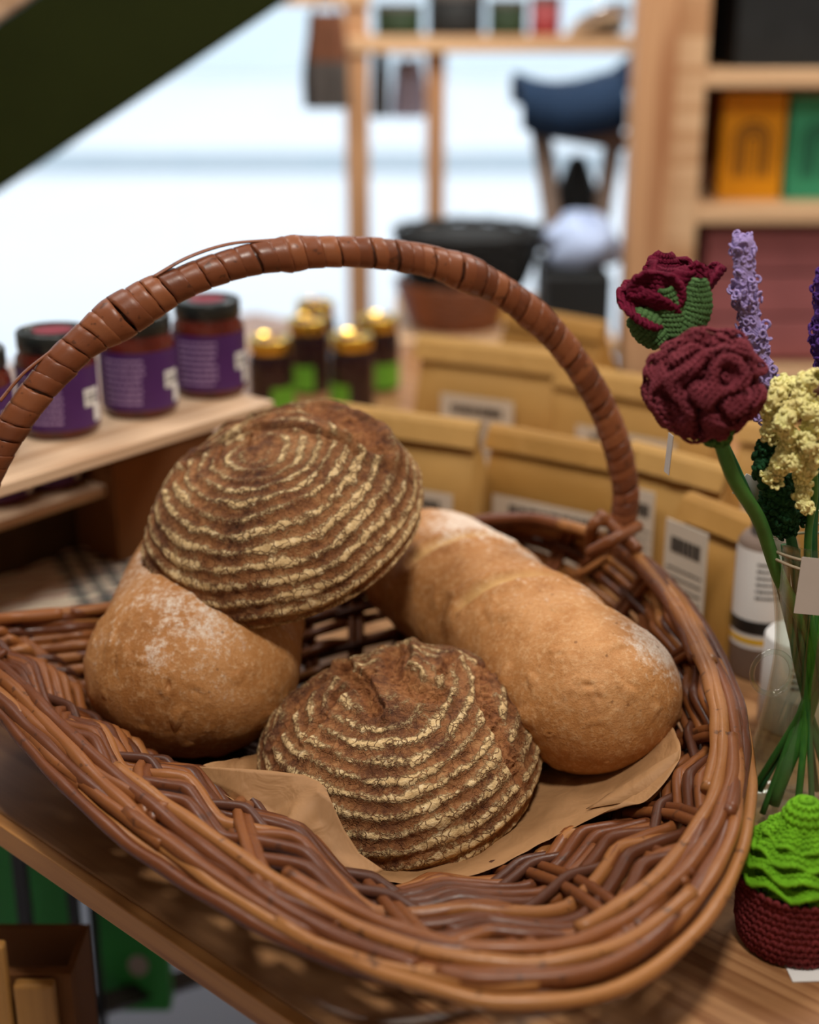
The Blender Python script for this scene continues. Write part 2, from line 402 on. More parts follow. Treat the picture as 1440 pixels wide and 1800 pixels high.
# ------------------------------------------------------------------ the shop
WY = 4.6
def setting():
    struct(box_obj('floor', (0, 1.8, -.02), (7.4, 5.7, .04), 'floor', bev=0))
    struct(box_obj('ground_outside', (0, 19, -.06), (60, 28.7, .04), 'snow', bev=0))
    struct(box_obj('ceiling', (0, 1.8, 3.02), (7.4, 5.7, .04), 'ceil', bev=0))
    struct(box_obj('wall_left', (-3.7, 1.8, 1.5), (.06, 5.7, 3.1), 'wallpaint', bev=0))
    struct(box_obj('wall_right', (3.7, 1.8, 1.5), (.06, 5.7, 3.1), 'wallpaint', bev=0))
    struct(box_obj('wall_back', (0, -1.0, 1.5), (7.4, .06, 3.1), 'wallpaint', bev=0))
    fr = MB()
    for x in (-3.6, 3.6): fr.box((x, WY, 1.5), (.08, .08, 3.0))
    for z in (.03, 2.95): fr.box((0, WY, z), (7.2, .08, .06))
    w = struct(fr.build('window_1', 'greywood', smooth=False))
    p = MB().box((0, WY, 1.5), (7.1, .008, 2.84)).build('pane', 'pane', w, smooth=False)
    k = struct(box_obj('trim_kerb', (0, 13.6, .05), (50, .35, .18), 'kerb', bev=0))
    struct(box_obj('wall_house_across', (0, 30, 4), (60, .4, 8), 'facade', bev=0))
setting()

# ------------------------------------------------------------------ display table
E1 = np.array([.734, -.679, 0]); E2 = np.array([.679, .734, 0]); TH = math.atan2(E1[1], E1[0])
EDGE = np.array([-.33, .995, 0])
def frame_pt(a, b, z=0): return EDGE+E1*a+E2*b+np.array([0, 0, z])
tb = thing('display_table', 'long pine table with pale front edge carrying the wicker bread basket', 'table', frame_pt(.3, .8))
def rel(o, root):                       # parent that keeps the world position
    o.parent = root; o.matrix_parent_inverse = Matrix.Translation(-Vector(root.location)); return o
c = frame_pt(0.35, .71, T-.011)
o = MB().box((0, 0, 0), (3.3, 1.42, .022), TH).build('tabletop', 'table', smooth=False); o.location = c; bevel(o, .002); rel(o, tb)
o = MB().box((0, 0, 0), (3.3, .010, .021), TH).build('edge_strip', 'table_edge', smooth=False); o.location = frame_pt(.35, -.005, T-.0115); bevel(o, .001); rel(o, tb)
for a, b in ((-1.2, .1), (1.9, .1), (-1.2, 1.34), (1.9, 1.34)):
    o = MB().box((0, 0, 0), (.05, .05, T-.022), TH).build('leg', 'black', smooth=False); o.location = frame_pt(a, b, (T-.022)/2); rel(o, tb)

# ------------------------------------------------------------------ wicker basket
RIMPX = [(-95, 1165, .125), (-45, 1190, .115), (30, 1245, .105), (150, 1355, .097), (300, 1480, .09), (500, 1605, .088), (700, 1683, .086), (880, 1712, .086),
         (1060, 1690, .088), (1190, 1598, .095), (1268, 1460, .10), (1285, 1310, .107), (1255, 1185, .118), (1185, 1055, .13), (1100, 965, .143),
         (1000, 925, .142), (900, 912, .132), (760, 930, .12), (560, 975, .108), (360, 1030, .10), (170, 1072, .10), (10, 1088, .108), (-70, 1120, .122)]
BENDPX = [(-20, 1130, .10), (10, 1145, .095), (72, 1190, .09), (165, 1285, .083), (290, 1352, .077), (440, 1425, .070), (600, 1535, .060), (740, 1590, .052),
          (900, 1570, .050), (1040, 1500, .052), (1140, 1420, .057), (1190, 1320, .064), (1175, 1220, .074), (1120, 1115, .086), (1055, 1035, .095),
          (975, 985, .092), (890, 965, .085), (770, 985, .080), (580, 1030, .075), (390, 1085, .072), (220, 1125, .072), (90, 1135, .080), (15, 1130, .092)]
CEN = np.array([-.045, 1.03, T])
_r = np.array([on(*p) for p in RIMPX]); _b = np.array([on(*p) for p in BENDPX])
_f = CEN+(_b-CEN)*np.array([.70, .70, 0])+np.array([0, 0, .012])
ALL = spline(np.hstack([_r, _b, _f]), 900, True)
_d = np.r_[0, np.cumsum(np.linalg.norm(np.diff(np.vstack([ALL, ALL[:1]])[:, :3], axis=0), axis=1))]
_t = np.linspace(0, _d[-1], 600, endpoint=False); ALL = np.stack([np.interp(_t, _d, np.r_[ALL[:, i], ALL[0, i]]) for i in range(9)], 1)
rim = ALL[:, :3]
def W(u, s, n=0.0):
    """point on the basket wall: u fraction round the rim (0..1), s 0 at the base, 1 at the rim, n outwards"""
    i = (u % 1.0)*600; a = int(i) % 600; f = i-int(i)
    q = ALL[a]*(1-f)+ALL[(a+1) % 600]*f; r, bb, ff = q[:3], q[3:6], q[6:]
    tn = rim[(a+3) % 600]-rim[a-3]; out = np.array([tn[1], -tn[0], 0]); out /= np.linalg.norm(out)
    t = s/.5-1                                  # -1 base, 0 bend, 1 rim
    if s > 1: p = r+(r-bb)*(s-1)*1.2
    elif s < 0: p = ff+(ff-bb)*(-s)
    else: p = bb+(r-ff)*.5*t+((r+ff)*.5-bb)*t*t
    return p+(out*.85-np.array([0, 0, .5]))*n
bk = thing('wicker_basket', 'large oval brown willow basket with a wrapped arched handle, filled with bread', 'basket', (CEN[0], CEN[1], T))
def rod(mb, path, r, tone, n=8, jit=.0008):
    P = np.array(path); k = len(P)
    for i in range(k):
        P[i] += np.array([nz(P[i], 25, tone*9), nz(P[i], 25, 4+tone*9), nz(P[i], 25, 8+tone*9)])*jit*2
    rr = r*(1+.06*np.sin(np.arange(k)*.9+tone*20))
    mb.tube(P, rr, n, tone)
def tri(x): return math.asin(.965*math.sin(x))/1.305
KW = 16                                          # waves round the wall; a pair of stakes at every crest and trough
side = MB(); SROWS = [.05, .14, .23, .32, .405, .49, .575, .66, .745, .83]
for q, s in enumerate(SROWS):                    # bundles of rods woven in and out together, in lengths that overlap
    nseg = 5
    for g in range(nseg):
        u0 = (g+rng.rand()*.5)/nseg; L = 1.0/nseg+.10; k = int(L*330); r = .0045+.0009*rng.rand(); t0 = rng.rand(); path = []
        for i in range(k):
            u = u0+L*i/(k-1); ends = min(1, i/8, (k-1-i)/8)
            path.append(W(u, s+.006*math.sin(u*40+q)+(1-ends)*.02, .0085*tri(u*2*PI*KW+.10*q)+(1-ends)*.004))
        rod(side, path, r, t0)
rel(side.build('woven_wall', 'willow', tone=True), bk)
wv = MB()
for q, s in enumerate((.02, .10, .28, .36, .60)):
    P = np.array([W(i/420, s+.015, -.0085*tri(i/420*2*PI*KW)+.003) for i in range(420)]); wv.tube(P, .0040, 7, .2+.1*q, closed=True)
rel(wv.build('inner_weavers', 'willow_dark', tone=True), bk)
st = MB()
for q in range(KW*2):
    u = (q+.5)/(KW*2)
    for e in (-1, 1):
        du = e*.0026; st.tube([W(u+du, s, 0) for s in (-.05, .1, .25, .4, .55, .7, .85, .96)], .0044, 7, .25+.3*rng.rand())
rel(st.build('stakes', 'willow', tone=True), bk)
bs = MB()
for q in range(15):
    k = .70*(1.0-q*.065)
    P = np.array([[CEN[0]+(ALL[i, 3]-CEN[0])*k, CEN[1]+(ALL[i, 4]-CEN[1])*k, T+.008+.0028*math.sin(i*.28+q*PI)] for i in range(0, 600, 3)])
    bs.tube(P, .0046, 6, .2+.3*rng.rand(), closed=True)
for q in range(7):
    x = CEN[0]-.12+q*.04; bs.tube([(x, CEN[1]-.13+.02*abs(q-3), T+.007), (x, CEN[1]+.12-.02*abs(q-3), T+.007)], .005, 6, .3)
rel(bs.build('woven_base', 'willow_dark', tone=True), bk)
# border: long thick rods sweeping round the rim, some with their cut ends showing
bd = MB()
def sweep(mb, u0, L, s0, s1, n0, n1, r, bow=.0, k=60):
    path = []
    for i in range(k):
        f = i/(k-1); path.append(W(u0+L*f, s0+(s1-s0)*f+.012*math.sin(f*8+u0*30), n0+(n1-n0)*f+bow*math.sin(f*PI)))
    rod(mb, path, r, rng.rand(), 9)
for q in range(10): sweep(bd, q/10+.02*rng.rand(), .24, .90, 1.0, -.008, .002, .0050+.0008*rng.rand(), -.002)
for q in range(8): sweep(bd, q/8+.03*rng.rand(), .27, 1.01, .92, .002, -.006, .0049+.0008*rng.rand(), .008)
for q in range(7): sweep(bd, q/7+.05+.03*rng.rand(), .24, .95, 1.01, .008, .004, .0048, .004)
rel(bd.build('rim_border', 'willow', tone=True), bk)
ft = MB()
for q in range(5): sweep(ft, q/5+.01*rng.rand(), .30, 1.0, .96, .006, .012, .0048, .012)
for q in range(4): sweep(ft, q/4+.03*rng.rand(), .20, .98, .90, .012, .020, .0044, .006)
rel(ft.build('outer_strands', 'willow', tone=True), bk)

# handle
HL = on(-62, 1150, .118); HR = on(1092, 958, .135)
mid = (HL+HR)/2
def hp(x, y, f): # f: fraction between the two feet, gives the distance
    return at(x, y, HL[1]*(1-f)+HR[1]*f)
HP = [HL+np.array([.004, 0, -.03]), hp(-72, 1060, .0), hp(-62, 960, .0), hp(-30, 850, .02), hp(35, 730, .07), hp(125, 622, .16), hp(215, 555, .25), hp(320, 497, .33), hp(440, 457, .43),
      hp(560, 443, .52), hp(680, 447, .61), hp(790, 470, .70), hp(890, 517, .79), hp(975, 590, .86), hp(1040, 680, .92), hp(1080, 770, .97), hp(1100, 860, 1.0), HR+np.array([0, 0, .02]), HR+np.array([-.004, 0, -.03])]
hc = resample(spline(HP, 400), 900)
cum = np.r_[0, np.cumsum(np.linalg.norm(np.diff(hc, axis=0), axis=1))]; HLn = cum[-1]
tg = np.gradient(hc, axis=0); tg /= np.linalg.norm(tg, axis=1)[:, None]
side_v = np.cross(tg[450], [0, 0, 1]); side_v /= np.linalg.norm(side_v)
core = MB(); core.tube(hc[::8], .0105, 12, .1); rel(core.build('handle_core', 'willow_dark', tone=True), bk)
wr = MB(); pos = .02; kk = 0
bulge = [(hp(205, 562, .24), 1.42, .022), (hp(515, 445, .48), 1.2, .010), (hp(262, 520, .28), 1.22, .016), (hp(815, 485, .72), 1.22, .02), (hp(105, 630, .13), 1.1, .015), (hp(930, 560, .82), 1.12, .02)]
while pos < HLn-.03:
    wdt = .0115+.0045*rng.rand() if pos < HLn*.55 else .010+.003*rng.rand()
    tl = rng.uniform(-.22, .12); r0 = .0128+rng.uniform(-.0003, .0005); rows = []
    for q in range(9):
        f = (-.02, .0, .04, .2, .45, .7, .93, 1.0, 1.02)[q]; sp = pos+wdt*f
        prof = r0*(.955+.055*math.sin(min(1, .15+f*.7)*PI*.55))-(.0022, .0007, 0, 0, 0, 0, .0001, .0006, .0022)[q]
        ring = []
        for a in range(20):
            th = a*2*PI/20
            ss = min(HLn-.001, max(0, sp+tl*.012*math.cos(th)+.003*math.sin(th)))
            i = min(899, int(np.searchsorted(cum, ss))); c0 = hc[i]
            n1 = side_v-tg[i]*(side_v@tg[i]); n1 /= np.linalg.norm(n1); n2 = np.cross(tg[i], n1)
            bl = 1.0
            for bc, ba, bw in bulge: bl += (ba-1)*math.exp(-(np.linalg.norm(c0-bc)/bw)**2)
            rr = prof*bl
            ring.append(c0+(n1*math.cos(th)+n2*math.sin(th))*rr)
        rows.append(ring)
    wr.grid(rows, closed_v=True, tone=rng.rand()); pos += wdt; kk += 1
rel(wr.build('handle_wrapping', 'cane', tone=True), bk)
# loose cane strips lying on the handle
def strip(P, w, name='cane_strip'):
    P = spline(P, 40); tt = np.gradient(P, axis=0); tt /= np.linalg.norm(tt, axis=1)[:, None]
    s_ = np.cross(tt, [0, 0, 1.]); s_ /= np.linalg.norm(s_, axis=1)[:, None]
    b = MB(); b.grid([P-s_*w/2, P-s_*w/4+np.array([0, 0, .0006]), P+s_*w/4+np.array([0, 0, .0006]), P+s_*w/2], tone=.7)
    o = rel(b.build(name, 'cane', tone=True), bk); solid(o, .0012); return o
strip([hp(268, 488, .28), hp(330, 453, .34), hp(400, 430, .41), hp(470, 423, .46), hp(520, 420, .50)], .006)
strip([hp(690, 424, .62), hp(745, 431, .66), hp(790, 443, .70), hp(830, 466, .73)], .006)
strip([hp(0, 705, .05), hp(40, 658, .09), hp(92, 616, .13)], .006)
# lashing where the handle meets the rim
for e, dx in ((HR, -1), (HL, 1)):
    la = MB()
    for q in range(6):
        a = q*.9; P = []
        for i in range(26):
            t = i/25*2*PI
            P.append(e+np.array([dx*.010*q*.35-.018*math.cos(t)+.004*math.sin(a), .014*math.sin(t), -.014+.016*math.sin(t+a)]))
        la.tube(P, .0035, 6, rng.rand())
    if dx < 0:
        la.tube(spline([on(1078, 915, .16), on(1042, 925, .157), on(1040, 1000, .098), on(1045, 1060, .06)], 24), .0058, 8, .4)
        la.tube(spline([on(1055, 905, .16), on(1090, 935, .158), on(1122, 968, .148)], 14), .0056, 8, .3)
        la.tube(spline([on(1122, 925, .158), on(1080, 948, .161), on(1036, 972, .142)], 14), .0056, 8, .35)
    rel(la.build('handle_lashing', 'willow', tone=True), bk)

# ------------------------------------------------------------------ kraft paper liner
def sheet(ctrl, nu, nv, name='x', amp=.0012, f=45):
    G = np.array(ctrl); rows = np.array([spline(r, nv) for r in G]); cols = np.array([spline(rows[:, j], nu) for j in range(nv)]).transpose(1, 0, 2)
    for i in range(nu):
        for j in range(nv):
            p = cols[i, j]; cols[i, j] = p+np.array([0, 0, 1])*amp*(abs(nz(p, f))*2-.5)
    return cols
pl = MB()
ctr = [[on(430, 1330, .055), on(560, 1300, .022), on(760, 1250, .017), on(900, 1230, .028), on(1060, 1230, .045), on(1180, 1270, .08)],
       [on(345, 1352, .072), on(520, 1400, .022), on(700, 1400, .0165), on(880, 1380, .026), on(1060, 1335, .044), on(1196, 1330, .086)],
       [on(400, 1400, .066), on(560, 1480, .026), on(690, 1520, .0165), on(850, 1500, .024), on(1020, 1425, .044), on(1140, 1405, .068)],
       [on(480, 1450, .058), on(590, 1520, .030), on(690, 1552, .018), on(840, 1535, .027), on(960, 1478, .040), on(1100, 1408, .064)]]
pl.grid(sheet(ctr, 60, 90))
# upright folded flap in front of the lower loaf
fl = [[on(330, 1346, .079), on(400, 1350, .082), on(470, 1354, .082), on(535, 1362, .081), on(560, 1374, .080), on(573, 1386, .078)],
      [on(345, 1362, .074), on(415, 1392, .068), on(478, 1428, .058), on(525, 1400, .072), on(560, 1392, .078), on(583, 1410, .072)],
      [on(372, 1382, .068), on(425, 1412, .060), on(485, 1445, .058), on(506, 1452, .066), on(560, 1440, .062), on(605, 1458, .056)],
      [on(400, 1398, .062), on(450, 1435, .052), on(500, 1475, .046), on(540, 1492, .046), on(590, 1500, .044), on(632, 1500, .042)],
      [on(440, 1425, .054), on(495, 1465, .045), on(545, 1500, .040), on(600, 1530, .036), on(640, 1545, .033), on(675, 1530, .030)]]
G = np.array(fl); up = []
for i in range(len(G)-1):
    for t in np.linspace(0, 1, 8, endpoint=False): up.append(G[i]*(1-t)+G[i+1]*t)
up.append(G[-1]); up = np.array(up)
cols = []
for j in range(up.shape[1]-1):
    for t in np.linspace(0, 1, 8, endpoint=False): cols.append(up[:, j]*(1-t)+up[:, j+1]*t)
cols.append(up[:, -1]); up = np.array(cols)
pl.grid(up)
# right corner fold
fr_ = [[on(1070, 1395, .056), on(1110, 1372, .068), on(1150, 1345, .08), on(1196, 1318, .092)],
       [on(1050, 1410, .052), on(1100, 1392, .062), on(1130, 1372, .072), on(1190, 1350, .080)],
       [on(1030, 1422, .048), on(1088, 1412, .058), on(1146, 1410, .062), on(1170, 1380, .07)]]
G = np.array(fr_); q = np.array([np.vstack([G[i]*(1-t)+G[i+1]*t for t in [0]]) for i in range(2)]+[G[2]])
pl.grid(np.array([resample(r, 12) for r in G]))
o = pl.build('paper_liner', 'liner'); tag(o, 'crumpled brown kraft paper sheet under the loaves in the basket', 'paper'); solid(o, .0004)

# ------------------------------------------------------------------ breads
def seg_dist(p, a, b):
    d = b-a; t = np.clip(((p-a)@d)/(d@d), 0, 1); q = a+t[:, None]*d; v = p-q
    sgn = np.sign(d[0]*(p[:, 1]-a[1])-d[1]*(p[:, 0]-a[0])); return np.linalg.norm(v, axis=1), sgn
def round_loaf(name, R, h, bands, seed, sp=.0125, off=0, rings_to=1.0, lumps=.035):
    prof = np.array([(0, 1.0), (.2, .993), (.42, .955), (.62, .87), (.80, .72), (.93, .52), (1.0, .30), (.99, .13), (.91, .03), (.78, 0), (.4, .0), (0, 0.0)])
    P = resample(spline(prof*np.array([R, h]), 400), 260); n = 520
    arc = np.r_[0, np.cumsum(np.linalg.norm(np.diff(P, axis=0), axis=1))]
    th = np.arange(n)*2*PI/n
    X = P[:, 0][:, None]*np.cos(th); Y = P[:, 0][:, None]*np.sin(th); Z = np.repeat(P[:, 1][:, None], n, 1)
    V = np.stack([X, Y, Z], -1).reshape(-1, 3); A = np.repeat(arc[:, None], n, 1).reshape(-1)
    T2 = np.tile(th, len(P))
    nr = V-np.array([0, 0, h*.25]); nr = nr/np.array([R*R, R*R, h*h*.8]); nr /= np.linalg.norm(nr, axis=1)[:, None]+1e-9
    lowf = np.array([nz(v/R, 1.3, seed)+.5*nz(v/R, 2.8, seed+3) for v in V]); mf = np.array([nz(v/R, 9, seed+5) for v in V]); hf = np.array([nz(v/R, 28, seed+9) for v in V])
    arcw = A+lowf*.009+mf*.0020+.0011*np.sin(T2*3+seed)*2+off
    ph = arcw/sp; ring = .5+.5*np.cos(2*PI*ph)
    gate = np.clip((V[:, 2]/h-.02)/.06, 0, 1)*np.clip((A-.006)/.01, 0, 1)*(1-.42*np.clip(1-A/(R*.62), 0, 1))
    openv = np.zeros(len(V)); disp = lowf*lumps*R*1.2+mf*.0014+hf*.0006; lip = np.zeros(len(V)); groove = np.zeros(len(V))
    xy = V[:, :2]/R; xyw = xy+np.stack([mf, np.roll(mf, 900)], 1)*.03
    up_ = np.clip(nr[:, 2]*2.2+.4, 0, 1)
    for pts, w, dep, lp in bands:
        best = np.full(len(V), 9.); sg = np.zeros(len(V)); pts = [np.array(p, float) for p in pts]
        for a, b in zip(pts[:-1], pts[1:]):
            d, s_ = seg_dist(xyw, a, b); m_ = d < best; best[m_] = d[m_]; sg[m_] = s_[m_]
        # side s>0: the raised ear; band itself slightly sunk
        inn = np.clip(1-best/w, 0, 1); inn = inn*inn*(3-2*inn)
        openv = np.maximum(openv, np.clip(inn*2.2, 0, 1)*up_)
        groove += -dep*inn*up_
        lipv = np.exp(-((best-w*1.05)/(w*.35+.012))**2)*np.where(sg > 0, 1.0, .35)
        lip += lp*lipv*up_
        cr = np.exp(-((best*1.0-w*.80)/.012)**2)*(sg > 0)
        groove += -dep*.9*cr*up_
    gate2 = gate*(1-.85*openv)
    disp += ring*.0021*gate2+groove+lip+openv*.0016*hf*2
    V = V+nr*disp[:, None]; V[:, 2] = np.maximum(V[:, 2], -.0015)
    mb = MB(); mb.grid(V.reshape(len(P), n, 3), closed_v=True); o = mb.build(name, 'crust')
    me = o.data; a = me.attributes.new('ring', 'FLOAT', 'POINT'); a.data.foreach_set('value', (ring*gate*.98).astype(np.float32))
    a = me.attributes.new('open', 'FLOAT', 'POINT'); a.data.foreach_set('value', openv.astype(np.float32)); return o
# bands: (polyline in units of R, half width, depth, lip height)
low = round_loaf('round_loaf', .1145, .094, [
    ([(-.80, .02), (-.52, .26), (-.24, .46)], .055, .0050, .0045),
    ([(-.55, -.22), (-.34, .06), (-.06, .16)], .035, .0045, .0045),
    ([(-.26, .40), (-.14, .08), (-.08, -.22)], .075, .0046, .0050),
    ([(.14, .60), (.10, .2), (.18, -.06), (.30, -.16)], .12, .0040, .0055),
    ([(.50, .30), (.40, .05)], .05, .0035, .0045),
    ([(.70, .22), (.64, -.20), (.72, -.62)], .070, .0022, .0016)], 3.1, .0138, -.001)
low.location = (-.004, 1.006, T+.022); low.rotation_euler = (math.radians(9), math.radians(-11), math.radians(6))
tag(low, 'round dark loaf with flour rings and cracked top, at the front of the basket', 'bread')
top = round_loaf('round_loaf', .1220, .095, [
    ([(-.66, -.02), (-.50, .20), (-.12, .32), (.28, .24), (.55, .05), (.66, -.10)], .036, .0085, .0050),
    ([(-.70, .56), (-.20, .66), (.30, .58), (.66, .26), (.74, .05)], .13, .0040, .0060),
    ([(-.55, .20), (-.56, -.06)], .030, .0040, .0028),
    ([(-.28, .22), (-.32, .02)], .024, .0035, .003), ([(-.08, .24), (-.12, .06)], .022, .003, .0025)], 8.4, .0132, .002)
top.location = (-.102, 1.158, T+.173); top.rotation_euler = (math.radians(18), math.radians(-14), math.radians(-4))
tag(top, 'round brown loaf with pale flour rings resting on top of the other loaves', 'bread')

def long_loaf(name, A, B, rA, rB, flat, slashes, flourf, seed, squash=.86, craters=()):
    A = np.array(A); B = np.array(B); L = np.linalg.norm(B-A); ax = (B-A)/L
    sx = np.cross(ax, [0, 0, 1.]); sx /= np.linalg.norm(sx); uz = np.cross(sx, ax)
    nu, nv = 280, 300; V = []; uu = []; vv = []
    for i in range(nu):
        f = (1-math.cos(PI*i/(nu-1)))/2*.5+.5*i/(nu-1); a = -rA*.985+(L+rA*.985+rB*.985)*f
        # superelliptic end caps
        if a < 0: k = (1-(abs(a)/(rA*.985))**2.25); k = max(k, 0)**(1/2.1); r = rA*k
        elif a > L: k = (1-((a-L)/(rB*.985))**2.25); k = max(k, 0)**(1/2.1); r = rB*k
        else: r = rA+(rB-rA)*a/L
        for j in range(nv):
            t = j*2*PI/nv; c_, s_ = math.cos(t), math.sin(t)
            zz = s_*r*squash
            if zz < 0: zz *= flat
            V.append((a, c_*r, zz)); uu.append(a); vv.append(t)
    V = np.array(V); uu = np.array(uu); vv = np.array(vv)
    nr = V-np.stack([np.clip(uu, 0, L), 0*uu, 0*uu], 1); nr /= np.linalg.norm(nr, axis=1)[:, None]+1e-9
    lo = np.array([nz(v, 11, seed)+.5*nz(v, 24, seed+2) for v in V]); mf = np.array([nz(v, 70, seed+5) for v in V])
    bl = np.array([max(0, nz(v, 55, seed+11)-.32) for v in V])
    op = np.zeros(len(V)); disp = lo*.0036+mf*.0005+bl*.0055
    for (a0, t0), (a1, t1), w, dep in slashes:
        n_ = np.stack([uu+.0022*lo*2+.002*mf, V[:, 1]], 1)
        d, s_ = seg_dist(n_, np.array([a0, t0]), np.array([a1, t1])); k = np.clip(1-d/w, 0, 1); k = k*k*(3-2*k)*(V[:, 2] > 0)*np.clip(V[:, 2]/.02, 0, 1)
        op = np.maximum(op, k); disp += -dep*k+dep*.9*np.exp(-((d-w*1.1)/(w*.6))**2)*(V[:, 2] > 0)*np.clip(V[:, 2]/.02, 0, 1)
    fl_ = np.zeros(len(V))
    for (a0, y0, z0), rad, st in flourf:
        d = np.linalg.norm(V-np.array([a0, y0, z0]), axis=1); fl_ = np.maximum(fl_, st*np.clip(1-d/rad, 0, 1)**.7)
    V = V+nr*disp[:, None]
    Wd = A+V[:, :1]*ax+V[:, 1:2]*sx+V[:, 2:3]*uz
    nw = nr[:, :1]*ax+nr[:, 1:2]*sx+nr[:, 2:3]*uz
    for (px, py, r, hgt) in craters:                    # burst bubbles in the crust
        rel_ = Wd-CAM; dep = rel_@FW; qx = 720+2500*rel_[:, 0]/dep; qy = 900-2500*(rel_@UP)/dep
        k = int(np.argmin((qx-px)**2+(qy-py)**2+((nw*rel_).sum(1) > 0)*1e6)); dv_ = Wd-Wd[k]; d = np.linalg.norm(dv_, axis=1)*(1+.35*np.sin(np.arctan2(dv_[:, 2], dv_[:, 0])*2+px)+.25*mf)
        off_ = hgt*.45*np.exp(-(d/(r*1.25))**2)+hgt*.2*np.exp(-((d-r)/(r*.4))**2)-hgt*1.0*np.exp(-(d/(r*.33))**2); Wd = Wd+nw*off_[:, None]
    mb = MB(); mb.grid(Wd.reshape(nu, nv, 3), closed_v=True); o = mb.build(name, 'pale', origin=(A+B)/2)
    for nm, ar in (('open', op), ('flour', fl_)):
        a = o.data.attributes.new(nm, 'FLOAT', 'POINT'); a.data.foreach_set('value', ar.astype(np.float32))
    return o
TA, TB = (.146, 1.022, T+.092), (.022, 1.262, T+.098)
rl = long_loaf('long_loaf', TA, TB, .070, .067, .9,
    [((.085, .055), (.120, -.050), .011, .0030), ((.190, .055), (.215, -.045), .011, .0028), ((.02, .06), (.03, .03), .006, .001)],
    [((-.02, .045, .045), .055, 1.15), ((.04, .055, .04), .06, .8), ((.15, .06, .03), .09, .85), ((.24, .03, .05), .08, 1.1), ((.09, .0, .06), .06, .35)], 2.2, .93,
    [(1035, 1205, .0075, .0022), (1050, 1222, .006, .0018), (985, 1152, .006, .0012), (965, 1290, .003, .0014), (800, 1085, .006, .0012)])
tag(rl, 'long golden loaf with shallow slashes, slanting down the right side of the basket', 'bread')
ll = long_loaf('oval_loaf', (-.181, 1.087, T+.090), (-.172, 1.215, T+.126), .0895, .076, .85,
    [((.10, .05), (.12, -.05), .008, .001)],
    [((-.02, .0, .08), .10, .65), ((.04, .03, .07), .10, .7), ((.06, -.05, .06), .08, .6)], 6.7, .90,
    [(297, 1203, .0065, .0026), (345, 1216, .008, .0012), (205, 1155, .003, .0012)])
tag(ll, 'plump smooth golden loaf at the left of the basket, partly under the ringed loaf', 'bread')

# ------------------------------------------------------------------ jam jars on the riser
def text_lines(parent, w, h, rows, mat, r=None, z0=0, a0=0, size=.5, seed=0, y=None, name='print'):
    """rows of small word-like marks; on a cylinder of radius r (angles) or flat at y"""
    rg = random.Random(seed); b = MB(); rh = h/rows
    for i in range(rows):
        x = -w/2; z = z0+h/2-rh*(i+.5)
        while x < w/2*.85:
            l = rg.uniform(.06, .2)*w; l = min(l, w/2-x); hh = rh*size
            if r:
                k = 4; P = [[(r*math.sin(a0+xx/r), -r*math.cos(a0+xx/r), zz) for xx in np.linspace(x, x+l, k)] for zz in (z-hh/2, z+hh/2)]
                b.grid(P)
            else: b.add([(x, y, z-hh/2), (x+l, y, z-hh/2), (x+l, y, z+hh/2), (x, y, z+hh/2)], [(0, 1, 2, 3)])
            x += l+.025*w
    return b.build(name, mat, parent, smooth=False)
def arc_patch(r, a0, a1, z0, z1, k=24):
    return [[(r*math.sin(a), -r*math.cos(a), z) for a in np.linspace(a0, a1, k)] for z in (z0, z1)]
def jam_jar(r, h, loc, rz, label, group, kind='purple', skip=False):
    o = thing('jam_jar', label, 'jar', loc, rz, group)
    small = kind == 'green'
    b = MB(); b.lathe([(0, 0), (r*.9, 0), (r, .006), (r, h*.70), (r*.97, h*.76), (r*.86, h*.82), (r*.84, h*.85), (0, h*.85)], 32); b.build('glass_body', M['darkjam'] if small else M['jam'], o)
    b = MB(); lr = r*.92; b.lathe([(lr*.97, h*.83), (lr, h*.84), (lr, h*.985), (lr*.96, h*1.0), (lr*.90, h*1.0), (lr*.88, h*.99), (0, h*.99)], 32)
    ld = b.build('lid', M['gold'] if small else M['blacklid'], o)
    b = MB(); b.lathe([(0, h*.994), (lr*(.55 if not small else .5), h*.994)], 24); b.build('lid_sticker', 'pinksticker', ld)
    if small:
        b = MB(); b.grid(arc_patch(r+.0006, -.8, .8, h*.06, h*.40)); lb = b.build('label', 'greenlabel', o)
    else:
        b = MB(); b.grid(arc_patch(r+.0006, -2.2, 2.2, h*.10, h*.68, 40)); lb = b.build('label', 'purple', o)
        text_lines(lb, r*1.1, h*.48, 8, 'purpletext', r+.0010, h*.39, -.55, .38, int(loc[0]*1000))
        b = MB(); b.grid(arc_patch(r+.0013, .55, 1.05, h*.30, h*.47)); b.grid(arc_patch(r+.0013, .85, 1.15, h*.14, h*.30)); st = b.build('price_sticker', 'white', o)
        text_lines(st, r*.4, h*.1, 2, 'ink', r+.0018, h*.385, .8, .4, 5)
    return o
RZ = .20; RD = np.array([.42, .907, 0])         # riser height and long direction
q0 = on(0, 853, RZ); q1 = on(482, 704, RZ); RD = (q1-q0)/np.linalg.norm(q1-q0); RN = np.array([-RD[1], RD[0], 0])
ra = math.atan2(RD[1], RD[0])
ri = thing('tiered_riser', 'two-tier pale wooden riser holding the purple labelled jars', 'display stand', tuple((q0+q1)/2*np.array([1, 1, 0])+np.array([0, 0, T])))
def riser_board(z, a, b, dep, name, off=0):
    L = b-a; c0 = q0*np.array([1, 1, 0])+RD*(a+b)/2+RN*(dep/2+off); o = MB().box((0, 0, 0), (L, dep, .012), ra).build(name, 'riser', smooth=False)
    o.location = (c0[0], c0[1], T+z-.006); bevel(o, .0015); rel(o, ri)
LR = np.linalg.norm(q1-q0)
